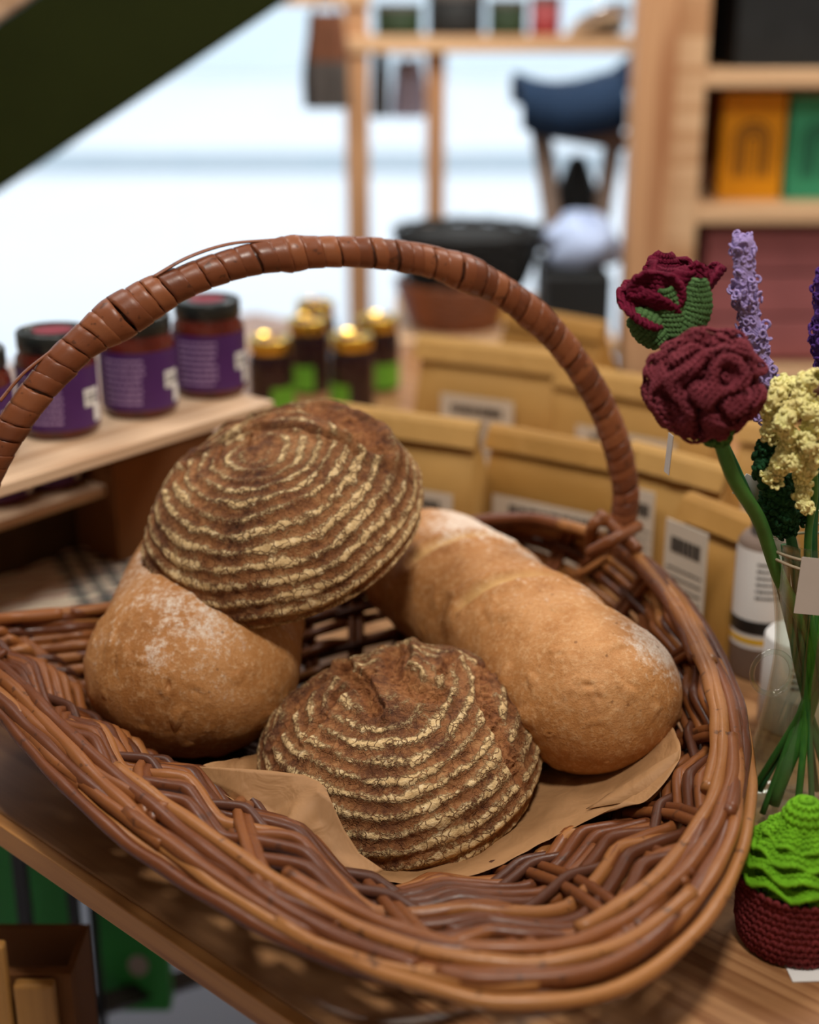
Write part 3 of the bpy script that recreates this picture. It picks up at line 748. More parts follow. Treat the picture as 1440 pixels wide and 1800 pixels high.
riser_board(RZ, -.30, LR, .17, 'upper_board'); q2 = on(0, 915, .10); q3 = on(238, 848, .10); a_ = (q2-q0)@RD; riser_board(.10, a_-.2, (q3-q0)@RD, .15, 'lower_board', max(0, (q2-q0)@RN))
dd = max(0, (q2-q0)@RN)
for a, d, zl_ in ((-.26, dd+.01, .10), ((q3-q0)@RD-.012, dd+.008, .10), (-.26, .15, 0), (LR*.93, .155, 0)):
    c0 = q0*np.array([1, 1, 0])+RD*a+RN*d; hh = RZ-.012-zl_
    o = MB().box((0, 0, 0), (.02, .014, hh), ra).build('leg', 'riser', smooth=False); o.location = (c0[0], c0[1], T+zl_+hh/2); rel(o, ri)
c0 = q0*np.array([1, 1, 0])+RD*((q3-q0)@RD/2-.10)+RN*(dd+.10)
o = MB().box((0, 0, 0), ((q3-q0)@RD+.20, .09, .087), ra).build('shade_block', 'shade_block', smooth=False); o.location = (c0[0], c0[1], T+.0445); rel(o, ri)  # dark block added in place of the shade below the lower board
cb = thing('filler_carton', 'brown carton added to darken the gap under the right end of the riser', 'carton', (q0[0], q0[1], T)); c0 = q0*np.array([1, 1, 0])+RD*(LR*.90)+RN*.19  # carton added so the space under the riser turns dark
for nm, hh, zz, gr_ in (('carton_body', .13, .066, 0), ('lid', .03, .145, .004)):
    o = MB().box((0, 0, 0), (LR*.44+gr_, .10+gr_, hh), ra).build(nm, 'shade_block' if nm == 'lid' else 'cardboard', smooth=False); o.location = (c0[0], c0[1], T+zz); rel(o, cb)
for (px, py, lab, rz) in ((-42, 800, 'black lidded jam jar cut off by the left edge of the picture', .5),
                      (108, 757, 'purple labelled jam jar with black lid, nearest full jar on the riser', .35),
                      (248, 722, 'purple labelled jam jar, middle one of the row on the riser, under the handle', .35),
                      (371, 688, 'purple labelled jam jar with black lid, last in the row on the riser', .35)):
    p = on(px, py, RZ); jam_jar(.0400, .106, (p[0], p[1], T+RZ), rz, lab, 'purple labelled jars on the riser')
for i, (px, py) in enumerate(((0, 875), (85, 850), (172, 822))):
    p = on(px, py, .10); jam_jar(.037, .078, (p[0], p[1], T+.10), .3, 'dark jam jar under the upper board of the riser, ' + ('nearest of three', 'middle of three', 'furthest of three')[i], 'jars on the lower tier')
for i, (px, py, lab) in enumerate(((474, 597, 'gold lidded dark jar, leftmost of the small group behind the top loaf'), (541, 563, 'gold lidded dark jar, second from left in the small group'),
        (554, 533, 'gold lidded dark jar at the very back of the small group'), (618, 592, 'gold lidded dark jar at the front right of the small group'), (664, 560, 'gold lidded dark jar with bright green label, rightmost of the small group'))):
    p = on(px, py, .118); jam_jar(.036, .122, (p[0], p[1], T), (.9, -.5, 0, -.9, .6)[i], lab, 'small gold lidded jars', 'green')

# folded checked cloth on the table at the left
p = on(75, 1010, .012); cl = MB(); nu, nv = 50, 40; G = np.zeros((nu, nv, 3))
for i in range(nu):
    for j in range(nv):
        x = -.20+.33*i/(nu-1); y = -.10+.20*j/(nv-1)+.02*x; v = (x, y, 0)
        G[i, j] = (x+.03*(j/(nv-1))*(i/(nu-1)), y, .010+.004*nz(v, 18)+.003*nz(v, 45))
cl.grid(G); cl.grid(G*np.array([1, 1, .4])+np.array([.006, -.004, 0]))
o = cl.build('folded_cloth', 'plaid'); o.location = (p[0], p[1], T); o.rotation_euler = (0, 0, .42); solid(o, .003)
tag(o, 'cream cotton cloth with red stripes and a checked end, behind the basket at left', 'cloth')

# ------------------------------------------------------------------ kraft bags
def kraft_bag(w, d, h, loc, rz, label, mat='kraft', lab=(.0, .45, .6, .34), lean=0, fold=.14, side=False, seed=0):
    o = thing('paper_bag', label, 'bag', loc, rz, 'kraft paper bags behind the basket'); o.rotation_euler = (lean, 0, rz)
    lv = [(0, 1, 1), (.03, 1.0, 1.03), (.3, 1.02, 1.05), (.55, 1.01, .98), (.72, 1.0, .70), (.84, 1.0, .32), (.92, 1.0, .10), (1.0, 1.0, .035)]
    rows = []
    for q, (z, kw, kd) in enumerate(lv):
        n = 64; ring = []
        for k in range(n):
            t = 2*PI*k/n; cx, sy = math.cos(t), math.sin(t); e = .22
            x = math.copysign(abs(cx)**e, cx)*w/2*kw; y = math.copysign(abs(sy)**e, sy)*d/2*kd
            if abs(sy) < .5 and z > .5: x *= 1-.10*(z-.5)*2*(1-abs(sy)*2)
            nn = nz((x, y, z*h), 22, seed)*.006*(0 if z == 0 else 1)
            ring.append((x+nn*.4, y+nn, z*h))
        rows.append(ring)
    R = np.array(rows); S = np.array([spline(R[:, k], 26) for k in range(64)]).transpose(1, 0, 2)
    b = MB(); b.grid(S, closed_v=True); b.add(S[0], [tuple(range(64))[::-1]]); b.build('bag_body', mat, o)
    b = MB(); P = []
    for (y, z) in ((.002, h*.995), (.001, h*1.012), (-.006, h*1.012), (-.012, h*.98), (-.016-.10*d, h*(1-fold)), (-.013-.10*d, h*(1-fold)), (-.004, h*.97)):
        P.append([(x, y+.0012*nz((x, y, z), 60, seed), z) for x in np.linspace(-w*.505, w*.505, 20)])
    b.grid(P, closed_u=True); b.build('folded_top', mat, o, smooth=False)
    cx, cz, lw, lh = lab; yy = -d/2*1.08-.0035
    b = MB(); b.box((cx*w, yy, cz*h), (lw*w, .0012, lh*h)); lb = b.build('label', 'labelpaper', o, smooth=False)
    t1 = text_lines(lb, lw*w*.7, lh*h*.18, 1, 'ink', None, cz*h+lh*h*.3, y=yy-.0010, size=.75, seed=seed, name='heading_print'); t1.location.x = cx*w
    t2 = text_lines(lb, lw*w*.84, lh*h*.50, 6, 'ink', None, cz*h-lh*h*.12, y=yy-.0010, size=.22, seed=seed+1, name='small_print'); t2.location.x = cx*w
    if side:
        b = MB(); b.box((w/2*1.02+.003, 0, h*.40), (.001, d*.62, h*.55)); b.build('side_label', 'labelpaper', o, smooth=False)
    return o
def place_bag(px, py, Y, h, **k):
    p = at(px, py, Y); return p[0], p[1]
B_ = [  # px centre, Y, width, depth, height, rz, label...
    (705, 1.56, .200, .06, .172, -.46, 'wide kraft bag with a grey label directly behind the top loaf', 'kraft', dict(lab=(.16, .34, .50, .44))),
    (862, 1.84, .210, .06, .185, -.48, 'kraft bag with a bright folded top, in the second row beneath the arch', 'kraft', dict(lab=(-.02, .40, .5, .5))),
    (985, 1.52, .178, .06, .155, -.58, 'kraft bag with a white printed label, framed by the right leg of the handle', 'kraft2', dict(lab=(.02, .34, .80, .42))),
    (975, 2.12, .190, .06, .165, -.74, 'ochre kraft bag at the very back of the bag row', 'kraft2', dict()),
    (1120, 1.72, .230, .06, .172, -.64, 'kraft bag with pale gold fold behind the right leg of the handle', 'kraft', dict()),
    (1190, 1.44, .125, .06, .160, -.80, 'narrow kraft bag below the maroon flower, turned sideways', 'kraft', dict(lab=(-.20, .42, .30, .70))),
    (1266, 1.31, .095, .07, .148, -.98, 'kraft bag with tall pale label strip, just left of the vase', 'kraft2', dict(lab=(-.1, .5, .6, .8))),
    (1375, 1.58, .110, .07, .150, -.55, 'kraft bag seen behind the vase neck', 'kraft', dict())]
for i, (px, Y, w, d, h, rz, lab, mat, kw) in enumerate(B_):
    # a foot on the table under that column
    k = Y*math.cos(PITCH)+.55*math.sin(PITCH); x = (px-720)/2500*k
    kraft_bag(w, d, h, (x, Y, T+.001), rz, lab, mat, seed=i*3+1, **kw)

# ------------------------------------------------------------------ items behind the vase
p = at(1346, 1000, 1.25); o = thing('spice_bottle', 'small bottle with white label and black bands behind the vase', 'bottle', (p[0], 1.25, T))
MB().lathe([(0, 0), (.026, 0), (.0275, .004), (.0275, .136), (.022, .144), (0, .144)], 32).build('bottle_body', 'greywood', o)
MB().lathe([(0, .158), (.016, .158), (.0165, .155), (.0165, .142)], 28).build('cap', 'greyfab', o)
lb = MB().grid(arc_patch(.0281, -1.9, 1.9, .035, .134, 40)).build('label', 'white', o)
MB().grid(arc_patch(.0286, -1.9, 1.9, .050, .064, 40)).build('black_band', 'black', lb); MB().grid(arc_patch(.0286, -1.9, 1.9, .040, .046, 40)).build('yellow_band', 'yellowp', lb)
text_lines(lb, .03, .04, 6, 'ink', .0286, .105, 0, .35, 3)
p = on(1372, 1330, 0); o = thing('white_tin', 'white tin with barcode and blue stripe standing behind the vase stems', 'tin', (p[0]+.026, p[1]+.06, T), .15)
MB().lathe([(0, 0), (.030, 0), (.032, .003), (.032, .086), (.030, .089), (0, .089)], 36).build('tin_body', 'white', o)
b = MB()
rg = random.Random(4); x = -.012
while x < .010:
    w_ = rg.choice([.0006, .0012, .0018]); b.grid(arc_patch(.0326, x/.0326-.2, (x+w_)/.0326-.2, .012, .036, 3)); x += w_+rg.choice([.0008, .0014])
b.build('barcode', 'ink', o)
MB().grid(arc_patch(.0326, .55, .85, .004, .082, 6)).build('blue_stripe', 'blue', o)
text_lines(o, .026, .03, 5, 'ink', .0327, .062, -.2, .4, 9)

# ------------------------------------------------------------------ crochet helpers
def ellipsoid(nu=7, nv=5):
    V = [(0, 0, 1)]; F = []
    for i in range(1, nv):
        a = PI*i/nv
        for j in range(nu): V.append((math.sin(a)*math.cos(2*PI*j/nu), math.sin(a)*math.sin(2*PI*j/nu), math.cos(a)))
    V.append((0, 0, -1)); e = len(V)-1
    for j in range(nu): F.append((0, 1+j, 1+(j+1) % nu))
    for i in range(nv-2):
        for j in range(nu): F.append((1+i*nu+j, 1+(i+1)*nu+j, 1+(i+1)*nu+(j+1) % nu, 1+i*nu+(j+1) % nu))
    for j in range(nu): F.append((1+(nv-2)*nu+j, e, 1+(nv-2)*nu+(j+1) % nu))
    return np.array(V), F
EV, EF = ellipsoid()
def vstitch():
    V = []; F = []
    for s in (-1, 1):
        a = s*math.radians(30); R = np.array([[math.cos(a), -math.sin(a), 0], [math.sin(a), math.cos(a), 0], [0, 0, 1]])
        W_ = (EV*np.array([.30, .66, .34]))@R.T+np.array([-s*.27, 0, 0]); n0 = len(V)
        V += W_.tolist(); F += [tuple(i+n0 for i in f) for f in EF]
    return np.array(V), F
SV, SF = vstitch()
def frames(P, X, N, size):
    """stitch frames: local x along X, z along N"""
    X = X-N*np.sum(X*N, 1)[:, None]; X /= np.linalg.norm(X, axis=1)[:, None]+1e-9; Yv = np.cross(N, X)
    s = np.asarray(size); s = np.full(len(P), s) if s.ndim == 0 else s
    m = np.zeros((len(P), 3, 4)); m[:, :, 0] = X*s[:, None]; m[:, :, 1] = Yv*s[:, None]; m[:, :, 2] = N*s[:, None]; m[:, :, 3] = P; return m
def knit_grid(mb, G, closed_v=False, size=None, inner=True):
    """cover a grid surface (rows x cols x 3) with one V stitch per cell; rows run along v"""
    G = np.asarray(G); du = np.gradient(G, axis=0)
    dv = (np.roll(G, -1, 1)-np.roll(G, 1, 1))/2 if closed_v else np.gradient(G, axis=1)
    N = np.cross(du, dv); N /= np.linalg.norm(N, axis=2)[:, :, None]+1e-9
    sv = np.linalg.norm(dv, axis=2); s = sv*.84 if size is None else np.full(sv.shape, size)
    P = G.reshape(-1, 3)+rng.normal(0, .0002, (G.shape[0]*G.shape[1], 3))
    mb.stamps(SV, SF, frames(P, dv.reshape(-1, 3), N.reshape(-1, 3), np.maximum(s.reshape(-1), .0012)))
    if inner: mb.grid(G, closed_v=closed_v)
def knit_tube(mb, path, r, step=.0042, n=None):
    P = spline(path, 120); d = np.linalg.norm(np.diff(P, axis=0), axis=1).sum(); k = max(4, int(d/step)); P = resample(P, k)
    r = np.interp(np.linspace(0, 1, k), np.linspace(0, 1, len(r)), r) if not np.isscalar(r) else np.full(k, r)
    Tn = np.gradient(P, axis=0); Tn /= np.linalg.norm(Tn, axis=1)[:, None]; a = np.array([0, 1., .2])
    n = n or max(5, int(2*PI*r.mean()/.0056)); G = np.zeros((k, n, 3))
    for i in range(k):
        n1 = np.cross(Tn[i], a); n1 /= np.linalg.norm(n1); n2 = np.cross(Tn[i], n1)
        for j in range(n):
            th = 2*PI*(j+.5*(i % 2))/n; G[i, j] = P[i]+r[i]*(n1*math.cos(th)+n2*math.sin(th))
    knit_grid(mb, G, True)
def stem(name, path, r, mat, parent, n=9):
    b = MB(); b.tube(spline(path, 40), r, n); return rel(b.build(name, mat), parent)

# vase position
VB = on(1398, 1432, 0); VX, VY = at(1420, 1200, .985)[0], .985
def flower_root(label, cat, p): return thing('crochet_flower', label, cat, (float(p[0]), float(p[1]), float(p[2])))

# maroon ruffled carnation
def carnation():
    c = at(1240, 675, .925); R = .0385; root = thing('crochet_carnation', 'large ruffled maroon crochet flower with a thick green stem', 'flower', tuple(c))
    N = 1900; i = np.arange(N)+.5; ph = np.arccos(1-2*i/N); th = PI*(1+5**.5)*i
    D = np.stack([np.cos(th)*np.sin(ph), np.sin(th)*np.sin(ph), np.cos(ph)], 1)
    def field(d):
        w = Vector((d[0]*1.15+5.2, d[1]*1.15+1.7, d[2]*1.15+3.3)); a = noise.noise(w)+.30*noise.noise(w*1.9)
        return a*4.9
    def disp(d):
        f = abs(math.sin(field(d)*1.45)); f = min(1, f*1.1); return .40+.61*f*(1.6-.6*f)**1.0*.98+.12*noise.noise(Vector(d*2.1))
    def surf(d): return c+d*R*disp(d)*np.array([1.04, 1.0, .97])
    P = []; X = []; Nn = []
    for d in D:
        a = np.cross(d, [0, 0, 1.]) if abs(d[2]) < .95 else np.cross(d, [1., 0, 0]); a /= np.linalg.norm(a); b_ = np.cross(d, a); e = .02
        p0 = surf(d); pa = surf((d+a*e)/np.linalg.norm(d+a*e)); pb = surf((d+b_*e)/np.linalg.norm(d+b_*e))
        n = np.cross(pa-p0, pb-p0); n /= np.linalg.norm(n)+1e-9
        if n@d < 0: n = -n
        g = np.array([field(d+a*e)-field(d), field(d+b_*e)-field(d)]); g /= np.linalg.norm(g)+1e-9
        n = n*.9+d*.25; n /= np.linalg.norm(n)
        P.append(p0); X.append(-a*g[1]+b_*g[0]); Nn.append(n)
    mb = MB(); mb.stamps(SV, SF, frames(np.array(P), np.array(X), np.array(Nn), .0037))
    lat = np.linspace(0, PI, 90); lon = np.linspace(0, 2*PI, 160, endpoint=False)
    G = np.array([[c+(surf(np.array([math.sin(a)*math.cos(b), math.sin(a)*math.sin(b), math.cos(a)]))-c)*.93 for b in lon] for a in lat]); mb.grid(G, closed_v=True)
    rel(mb.build('ruffled_petals', 'maroon'), root)
    cal = MB(); g = []
    bpt = at(1262, 762, .925); ax = at(1300, 850, .94)-bpt; ax /= np.linalg.norm(ax)
    knit_tube(cal, [bpt-ax*.004, bpt+ax*.004, bpt+ax*.010], [.012, .009, .005]); rel(cal.build('calyx', 'stemknit'), root)
    stem('stem', [bpt, at(1290, 840, .93), at(1335, 915, .955), at(1368, 1010, .975), (VX+.006, VY, T+.13), (VX-.02, VY-.01, T+.02)], .0052, 'stem', root)
    b = MB(); tp = at(1176, 798, .965); b.box(tp, (.0075, .0005, .030), R=np.array([[.3, -.95, 0], [.95, .3, 0], [0, 0, 1]]).T@np.array([[1, 0, .1], [0, 1, 0], [-.1, 0, 1]]))
    tg_ = rel(b.build('price_tag', 'white', smooth=False), root)
carnation()

def petal_grid(base, d, n, L, Wd, curl, cup, nu=10, nv=8, tip=.5):
    d = d/np.linalg.norm(d); n = n-d*(n@d); n /= np.linalg.norm(n); s = np.cross(d, n); G = np.zeros((nu, nv, 3))
    for i in range(nu):
        f = i/(nu-1); w = Wd*(math.sin(PI*min(1, (f*.85+.12)))**tip); 
        for j in range(nv):
            g = (j/(nv-1)-.5)*2
            G[i, j] = base+d*L*f+s*w*.5*g+n*(curl*L*f*f-cup*Wd*(g*g)*.5)
    return G
def felt(mb, G, rows=.0007):
    G = np.array([spline(G[i], 30) for i in range(len(G))]); G = np.array([spline(G[:, j], 40) for j in range(30)]).transpose(1, 0, 2)
    du = np.gradient(G, axis=0); dv = np.gradient(G, axis=1); N = np.cross(du, dv); N /= np.linalg.norm(N, axis=2)[:, :, None]+1e-9
    L = np.r_[0, np.cumsum(np.linalg.norm(np.diff(G[:, 15], axis=0), axis=1))]; ph = (L/.0036*2*PI)[:, None]; j = np.arange(30)[None, :]
    k = rows*(np.sin(ph)*.7+np.sin(ph*.5+j*1.9)*.6); mb.grid(G+N*k[:, :, None])
def rose():
    c = at(1172, 575, 1.0); root = thing('crochet_rose', 'burgundy crochet rosebud with green sepals behind the maroon flower', 'flower', tuple(c))
    upv = np.array([-.05, 0, 1.]); mb = MB(); b0 = at(1180, 590, 1.0)
    # petals wrapped round the bud
    for (ang, L, w, out, tip) in ((-2.6, .040, .046, .55, .5), (-1.9, .045, .050, .10, .5), (-1.0, .044, .048, .15, .5), (.0, .050, .040, .38, .5), (1.2, .048, .045, .1, .5), (2.6, .048, .045, .1, .5), (3.4, .042, .044, .5, .5)):
        o_ = np.array([math.cos(ang), math.sin(ang), 0]); d = upv*.9+o_*out*1.2
        G = petal_grid(b0+o_*.008+np.array([0, 0, .006]), d, o_, L, w, .35*out, .35, 9, 10, .45); felt(mb, G)
    # big drooping left petal and central swirl
    G = petal_grid(at(1160, 560, .99), at(1110, 520, .985)-at(1165, 550, .99), np.array([0, -.4, .9]), .036, .045, -.05, -.1, 8, 9, .5); felt(mb, G)
    G = petal_grid(at(1150, 545, .985), np.array([.1, 0, 1.]), np.array([-.2, -1., .4]), .028, .040, .15, -.35, 7, 9, .4); felt(mb, G)
    G = petal_grid(at(1192, 545, .99), at(1232, 478, .99)-at(1192, 545, .99), np.array([-.6, -1., .1]), .036, .022, .1, -.3, 8, 5, .5); felt(mb, G)
    G = petal_grid(at(1160, 520, 1.005), np.array([.1, 0, 1.]), np.array([0, -1., .2]), .030, .026, -.1, .5, 7, 6, .5); felt(mb, G)
    solid(rel(mb.build('petals', 'burgundy'), root), .0034)
    for pts, w in (([(1168, 600), (1140, 575), (1112, 556)], .020), ([(1185, 592), (1186, 548), (1174, 508)], .019), ([(1205, 590), (1226, 545), (1232, 492)], .018)):
        sp = MB(); P = spline([at(x, y, .975) for x, y in pts], 10); nv = 5; G = np.zeros((10, nv, 3))
        tt = np.gradient(P, axis=0); tt /= np.linalg.norm(tt, axis=1)[:, None]
        for i in range(10):
            f = i/9; ww = w*1.25*(math.sin(PI*(.22+.70*f))**.8)*.9+w*.08; s_ = np.cross(tt[i], [0, 1., 0])
            for j in range(nv):
                g = (j/(nv-1)-.5)*2; G[i, j] = P[i]+s_*ww*.5*g+np.array([0, .006*g*g, 0])
        felt(sp, G); solid(rel(sp.build('sepal', 'greenleaf'), root), .003)
    cb = MB(); knit_tube(cb, [at(1195, 612, .995), at(1190, 595, .995), at(1186, 578, .995)], [.006, .013, .012]); rel(cb.build('calyx', 'greenleaf'), root)
    stem('stem', [at(1195, 612, .995), at(1235, 700, .985), at(1300, 830, .985), at(1350, 960, .99), (VX-.004, VY+.004, T+.12), (VX+.02, VY+.01, T+.02)], .0022, 'stemdark', root)
rose()

TV_, TF_ = [], []
for i in range(10):                                                     # small yarn loop
    for j in range(5):
        a, b = 2*PI*i/10, 2*PI*j/5; TV_.append(((1+.42*math.cos(b))*math.cos(a), (1+.42*math.cos(b))*math.sin(a), .42*math.sin(b)))
        TF_.append((i*5+j, ((i+1) % 10)*5+j, ((i+1) % 10)*5+(j+1) % 5, i*5+(j+1) % 5))
TV_ = np.array(TV_)
def spike(px, Y, label, mat, rad=.0095, name='crochet_lavender', stem_to=None):
    P = resample(spline([at(x, y, Y) for x, y in px], 60), 60); root = thing(name, label, 'flower', tuple(P[-1]))
    L = np.linalg.norm(np.diff(P, axis=0), axis=1).sum(); n = int(L/.0048); Q = resample(P, n); mats = []
    for i in range(n):
        f = i/(n-1); rr = rad*(.62+.38*min(1, f*4))*(.86+.20*math.sin(i*1.05)); k = 9
        for j in range(k):
            th = 2*PI*(j+.5*(i % 2))/k+rng.uniform(-.2, .2); o_ = np.array([math.cos(th), math.sin(th), rng.uniform(-.35, .35)])
            p = Q[i]+o_*rr*rng.uniform(.82, 1.12)+np.array([0, 0, rng.uniform(-.001, .001)]); nn = o_/np.linalg.norm(o_)+rng.normal(0, .5, 3); nn /= np.linalg.norm(nn)
            mats.append((p, rng.normal(0, 1, 3), nn))
    b = MB(); b.stamps(TV_, TF_, frames(np.array([m[0] for m in mats]), np.array([m[1] for m in mats]), np.array([m[2] for m in mats]), rng.uniform(.0018, .0027, len(mats))))
    b.tube(Q, rad*.72, 10); rel(b.build('blossom', mat), root)
    stem('stem', stem_to, .0024, 'stemdark', root)
spike([(1306, 415), (1308, 470), (1314, 540), (1330, 610), (1344, 670), (1352, 735)], .985, 'tall pale lavender crochet flower spike beside the maroon flower', 'lavender', .0098,
      stem_to=[at(1350, 730, .985), at(1352, 790, .985), at(1380, 900, .985), (VX-.002, VY-.004, T+.12), (VX+.008, VY-.02, T+.02)])
spike([(1452, 480), (1450, 540), (1448, 600), (1452, 640)], .99, 'dark violet crochet flower spike at the right edge above the yellow flower', 'violet', .0098,
      stem_to=[at(1452, 640, .99), at(1450, 760, .99), at(1432, 930, .99), (VX+.006, VY+.006, T+.12), (VX-.026, VY+.01, T+.02)])

def yellow():
    c = at(1412, 740, .95); root = thing('crochet_daffodil', 'pale yellow crochet flower with curly drooping petals at the right edge', 'flower', tuple(c)); mb = MB()
    curls = [([(1412, 690), (1385, 672), (1364, 692), (1356, 728), (1350, 760), (1362, 778)], 0), ([(1425, 705), (1392, 718), (1378, 745), (1390, 772), (1412, 768)], -.014),
             ([(1410, 775), (1380, 790), (1372, 822), (1354, 836), (1366, 850)], -.004), ([(1384, 800), (1398, 815), (1410, 804)], -.008),
             ([(1440, 780), (1422, 818), (1410, 858), (1412, 888), (1430, 896)], -.004),
             ([(1445, 662), (1420, 668), (1404, 698), (1420, 726), (1442, 716)], -.016), ([(1445, 742), (1424, 752), (1418, 780), (1434, 800)], -.018),
             ([(1452, 700), (1470, 740), (1480, 800), (1462, 830)], 0)]
    for q, (pts, dy) in enumerate(curls):
        P = [at(x, y, .95+dy+.006*math.sin(i*2.0+q)) for i, (x, y) in enumerate(pts)]
        PP = spline(P, 60)
        for i in range(60): PP[i] += np.array([math.sin(i*.35+q)*.0018, math.cos(i*.35+q)*.0025, 0])
        knit_tube(mb, PP[::4], [.0045, .0060, .0056, .0052, .0042], .0046, 6)
    rel(mb.build('curly_petals', 'yellow'), root)
    stem('stem', [at(1420, 740, .955), at(1432, 860, .96), at(1420, 960, .975), (VX, VY-.002, T+.12), (VX-.006, VY-.028, T+.015)], .0028, 'stem', root)
yellow()
# dark green curly leaf
root = thing('crochet_leaf', 'dark green crinkled crochet leaf hanging over the vase rim', 'leaf', tuple(at(1370, 850, .965))); mb = MB()
for q, (pts, r) in enumerate((([(1352, 770), (1345, 800), (1352, 838), (1372, 868), (1385, 905), (1395, 938)], .0075), ([(1370, 850), (1358, 880), (1365, 915), (1380, 940)], .0070), ([(1350, 800), (1368, 830), (1392, 880), (1410, 920)], .0060))):
    PP = spline([at(x, y, .962+.006*q) for x, y in pts], 60)
    for i in range(60): PP[i] += np.array([math.sin(i*.75+q)*.003, math.cos(i*.6)*.003, 0])
    knit_tube(mb, PP[::3], [r*.6, r, r*1.1, r*.9, r*.6], .0038)
rel(mb.build('leaf_blade', 'greendark'), root)
stem('stem', [at(1385, 905, .965), (VX+.002, VY-.01, T+.15), (VX+.03, VY-.01, T+.015)], .0024, 'stemdark', root)
b = MB(); b.box((0, 0, 0), (.028, .0005, .018)); o = b.build('price_card', 'white', smooth=False); o.location = at(1325, 862, .99); o.rotation_euler = (.2, .5, .3)
tag(o, 'small white card showing between the stems above the vase rim', 'card')
# leftover thin stems in the vase
for i, (a, b_, lab) in enumerate(((-.034, .020, 'slim green stem leaning across the vase, foot at the front left'), (.030, -.022, 'slim green stem leaning across the vase, foot at the right'),
                             (-.012, .03, 'slim green stem standing near the middle of the vase'), (.04, .004, 'slim green stem with its foot at the far right of the vase'), (-.028, -.018, 'slim green stem with its foot at the left of the vase'))):
    bb = MB(); bb.tube(spline([(VX+a, VY+b_*.6, T+.012), (VX-a*.2, VY-b_*.2, T+.13), (VX-a*.7, VY+b_*.4, T+.235)], 20), .0026, 8)
    tag(bb.build('flower_stem', 'stemdark' if i % 2 else 'stem'), lab, 'stem', 'green stems in the vase')

# glass vase
va = thing('glass_vase', 'clear glass vase with narrow waist, twine and ring handle, holding crochet flowers', 'vase', (VX, VY, T))
out = [(0, .0), (.040, .0), (.0465, .004), (.0475, .012), (.044, .03), (.0385, .06), (.0320, .095), (.0285, .125), (.0275, .15), (.030, .18), (.0355, .21), (.0415, .235), (.0450, .246)]
inn = [(.0437, .246), (.0402, .235), (.0342, .21), (.0287, .18), (.0262, .15), (.0272, .125), (.0307, .095), (.0372, .06), (.042, .03), (.0440, .016), (.038, .010), (0, .010)]
MB().lathe(list(map(tuple, spline(out, 48)))+[(.0445, .2472)]+list(map(tuple, spline(inn, 48))), 56).build('vase_body', 'glass', va)
tw = MB()
for q in range(2):
    P = [(.0424*math.cos(t)*1.01, .0424*math.sin(t)*1.01, .236-.006*q+.0015*math.sin(t*2+q)) for t in np.linspace(0, 2*PI, 60, endpoint=False)]; tw.tube(P, .0011, 6, closed=True)
tw.tube(spline([(-.012, -.042, .222), (.004, -.046, .226), (.02, -.043, .224), (.03, -.038, .226)], 14), .0011, 6); tw.tube(spline([(.012, -.043, .234), (.010, -.045, .22), (.006, -.046, .205)], 14), .0009, 6)
tw.build('twine', 'twine', va)
# ring handle
b = MB(); b.tube([(-.034+.0150*math.cos(t), -.020, .140+.0175*math.sin(t)) for t in np.linspace(0, 2*PI, 48, endpoint=False)], .0022, 8, closed=True); b.build('ring_handle', 'glass', va)
tgp = at(1440, 1032, .935); b = MB(); b.box((0, 0, 0), (.030, .0007, .042)); o = b.build('gift_tag', 'tag', smooth=False); o.location = tgp; o.rotation_euler = (-.1, .06, -.1); tag(o, 'blank grey card tag hanging from the vase twine', 'tag')

# ------------------------------------------------------------------ crochet succulent
SP = on(1392, 1648, 0); SX, SY = SP[0], SP[1]
su = thing('crochet_succulent', 'lime green ruffled crochet succulent in a knitted dark red pot', 'crochet plant', (SX, SY, T))
def ringrow(r, z, n, wob=0, nw=0, ph=0): return [(r*(1+0)*math.cos(t), r*math.sin(t), z+wob*math.sin(nw*t+ph)) for t in np.linspace(0, 2*PI, n, endpoint=False)]
pot = MB(); G = []
for i, z in enumerate(np.linspace(.003, .050, 10)):
    r = .0395*(1-.10*(1-min(1, z/.02))**2)+.001*(z > .045); row = ringrow(r, z, 42); sh = .5*(i % 2)
    row = [(x*math.cos(sh*2*PI/42)-y*math.sin(sh*2*PI/42), x*math.sin(sh*2*PI/42)+y*math.cos(sh*2*PI/42), zz) for x, y, zz in row]; G.append(row)
knit_grid(pot, G, True, size=.0050); pot.add(ringrow(.036, .002, 52), [tuple(range(52))]); pot.build('knitted_pot', 'potred', su)
so = MB(); G = [ringrow(r, z, max(8, int(2*PI*.034/.0055))) for r, z in ((.036, .044), (.034, .049), (.030, .052), (.025, .054), (.018, .056), (.010, .057))]; knit_grid(so, G, True, size=.0036); so.build('knitted_soil', 'soil', su)
for q, (z, r, am) in enumerate(((.0610, .0350, .0026), (.0690, .0400, .0028), (.0780, .0375, .0028), (.0865, .0320, .0026), (.0945, .0245, .0022))):
    lf = MB(); n = int(2*PI*r/.0045); G = []
    for i, f in enumerate(np.linspace(.40, 1, 6)):
        G.append([(r*f*(1+.05*f*math.sin(t*7+q*1.3))*math.cos(t), r*f*(1+.05*f*math.sin(t*7+q*1.3))*math.sin(t), z+.002-.013*f*f+am*f*f*math.sin(t*8+q*1.7)) for t in np.linspace(0, 2*PI, n, endpoint=False)])
    knit_grid(lf, G, True, size=.0040); lf.tube([(x*1.01, y*1.01, zz-.0005+.0007*math.sin(i*2.1)) for i, (x, y, zz) in enumerate(G[-1])], .0017, 6, closed=True); lf.build('ruffle', 'lime', su)
tp = MB(); knit_grid(tp, [ringrow(r, z, 17) for r, z in ((.0150, .088), (.0150, .093), (.014, .098), (.0118, .103), (.008, .107), (.003, .109))], True, size=.0040); tp.build('tip', 'lime', su)
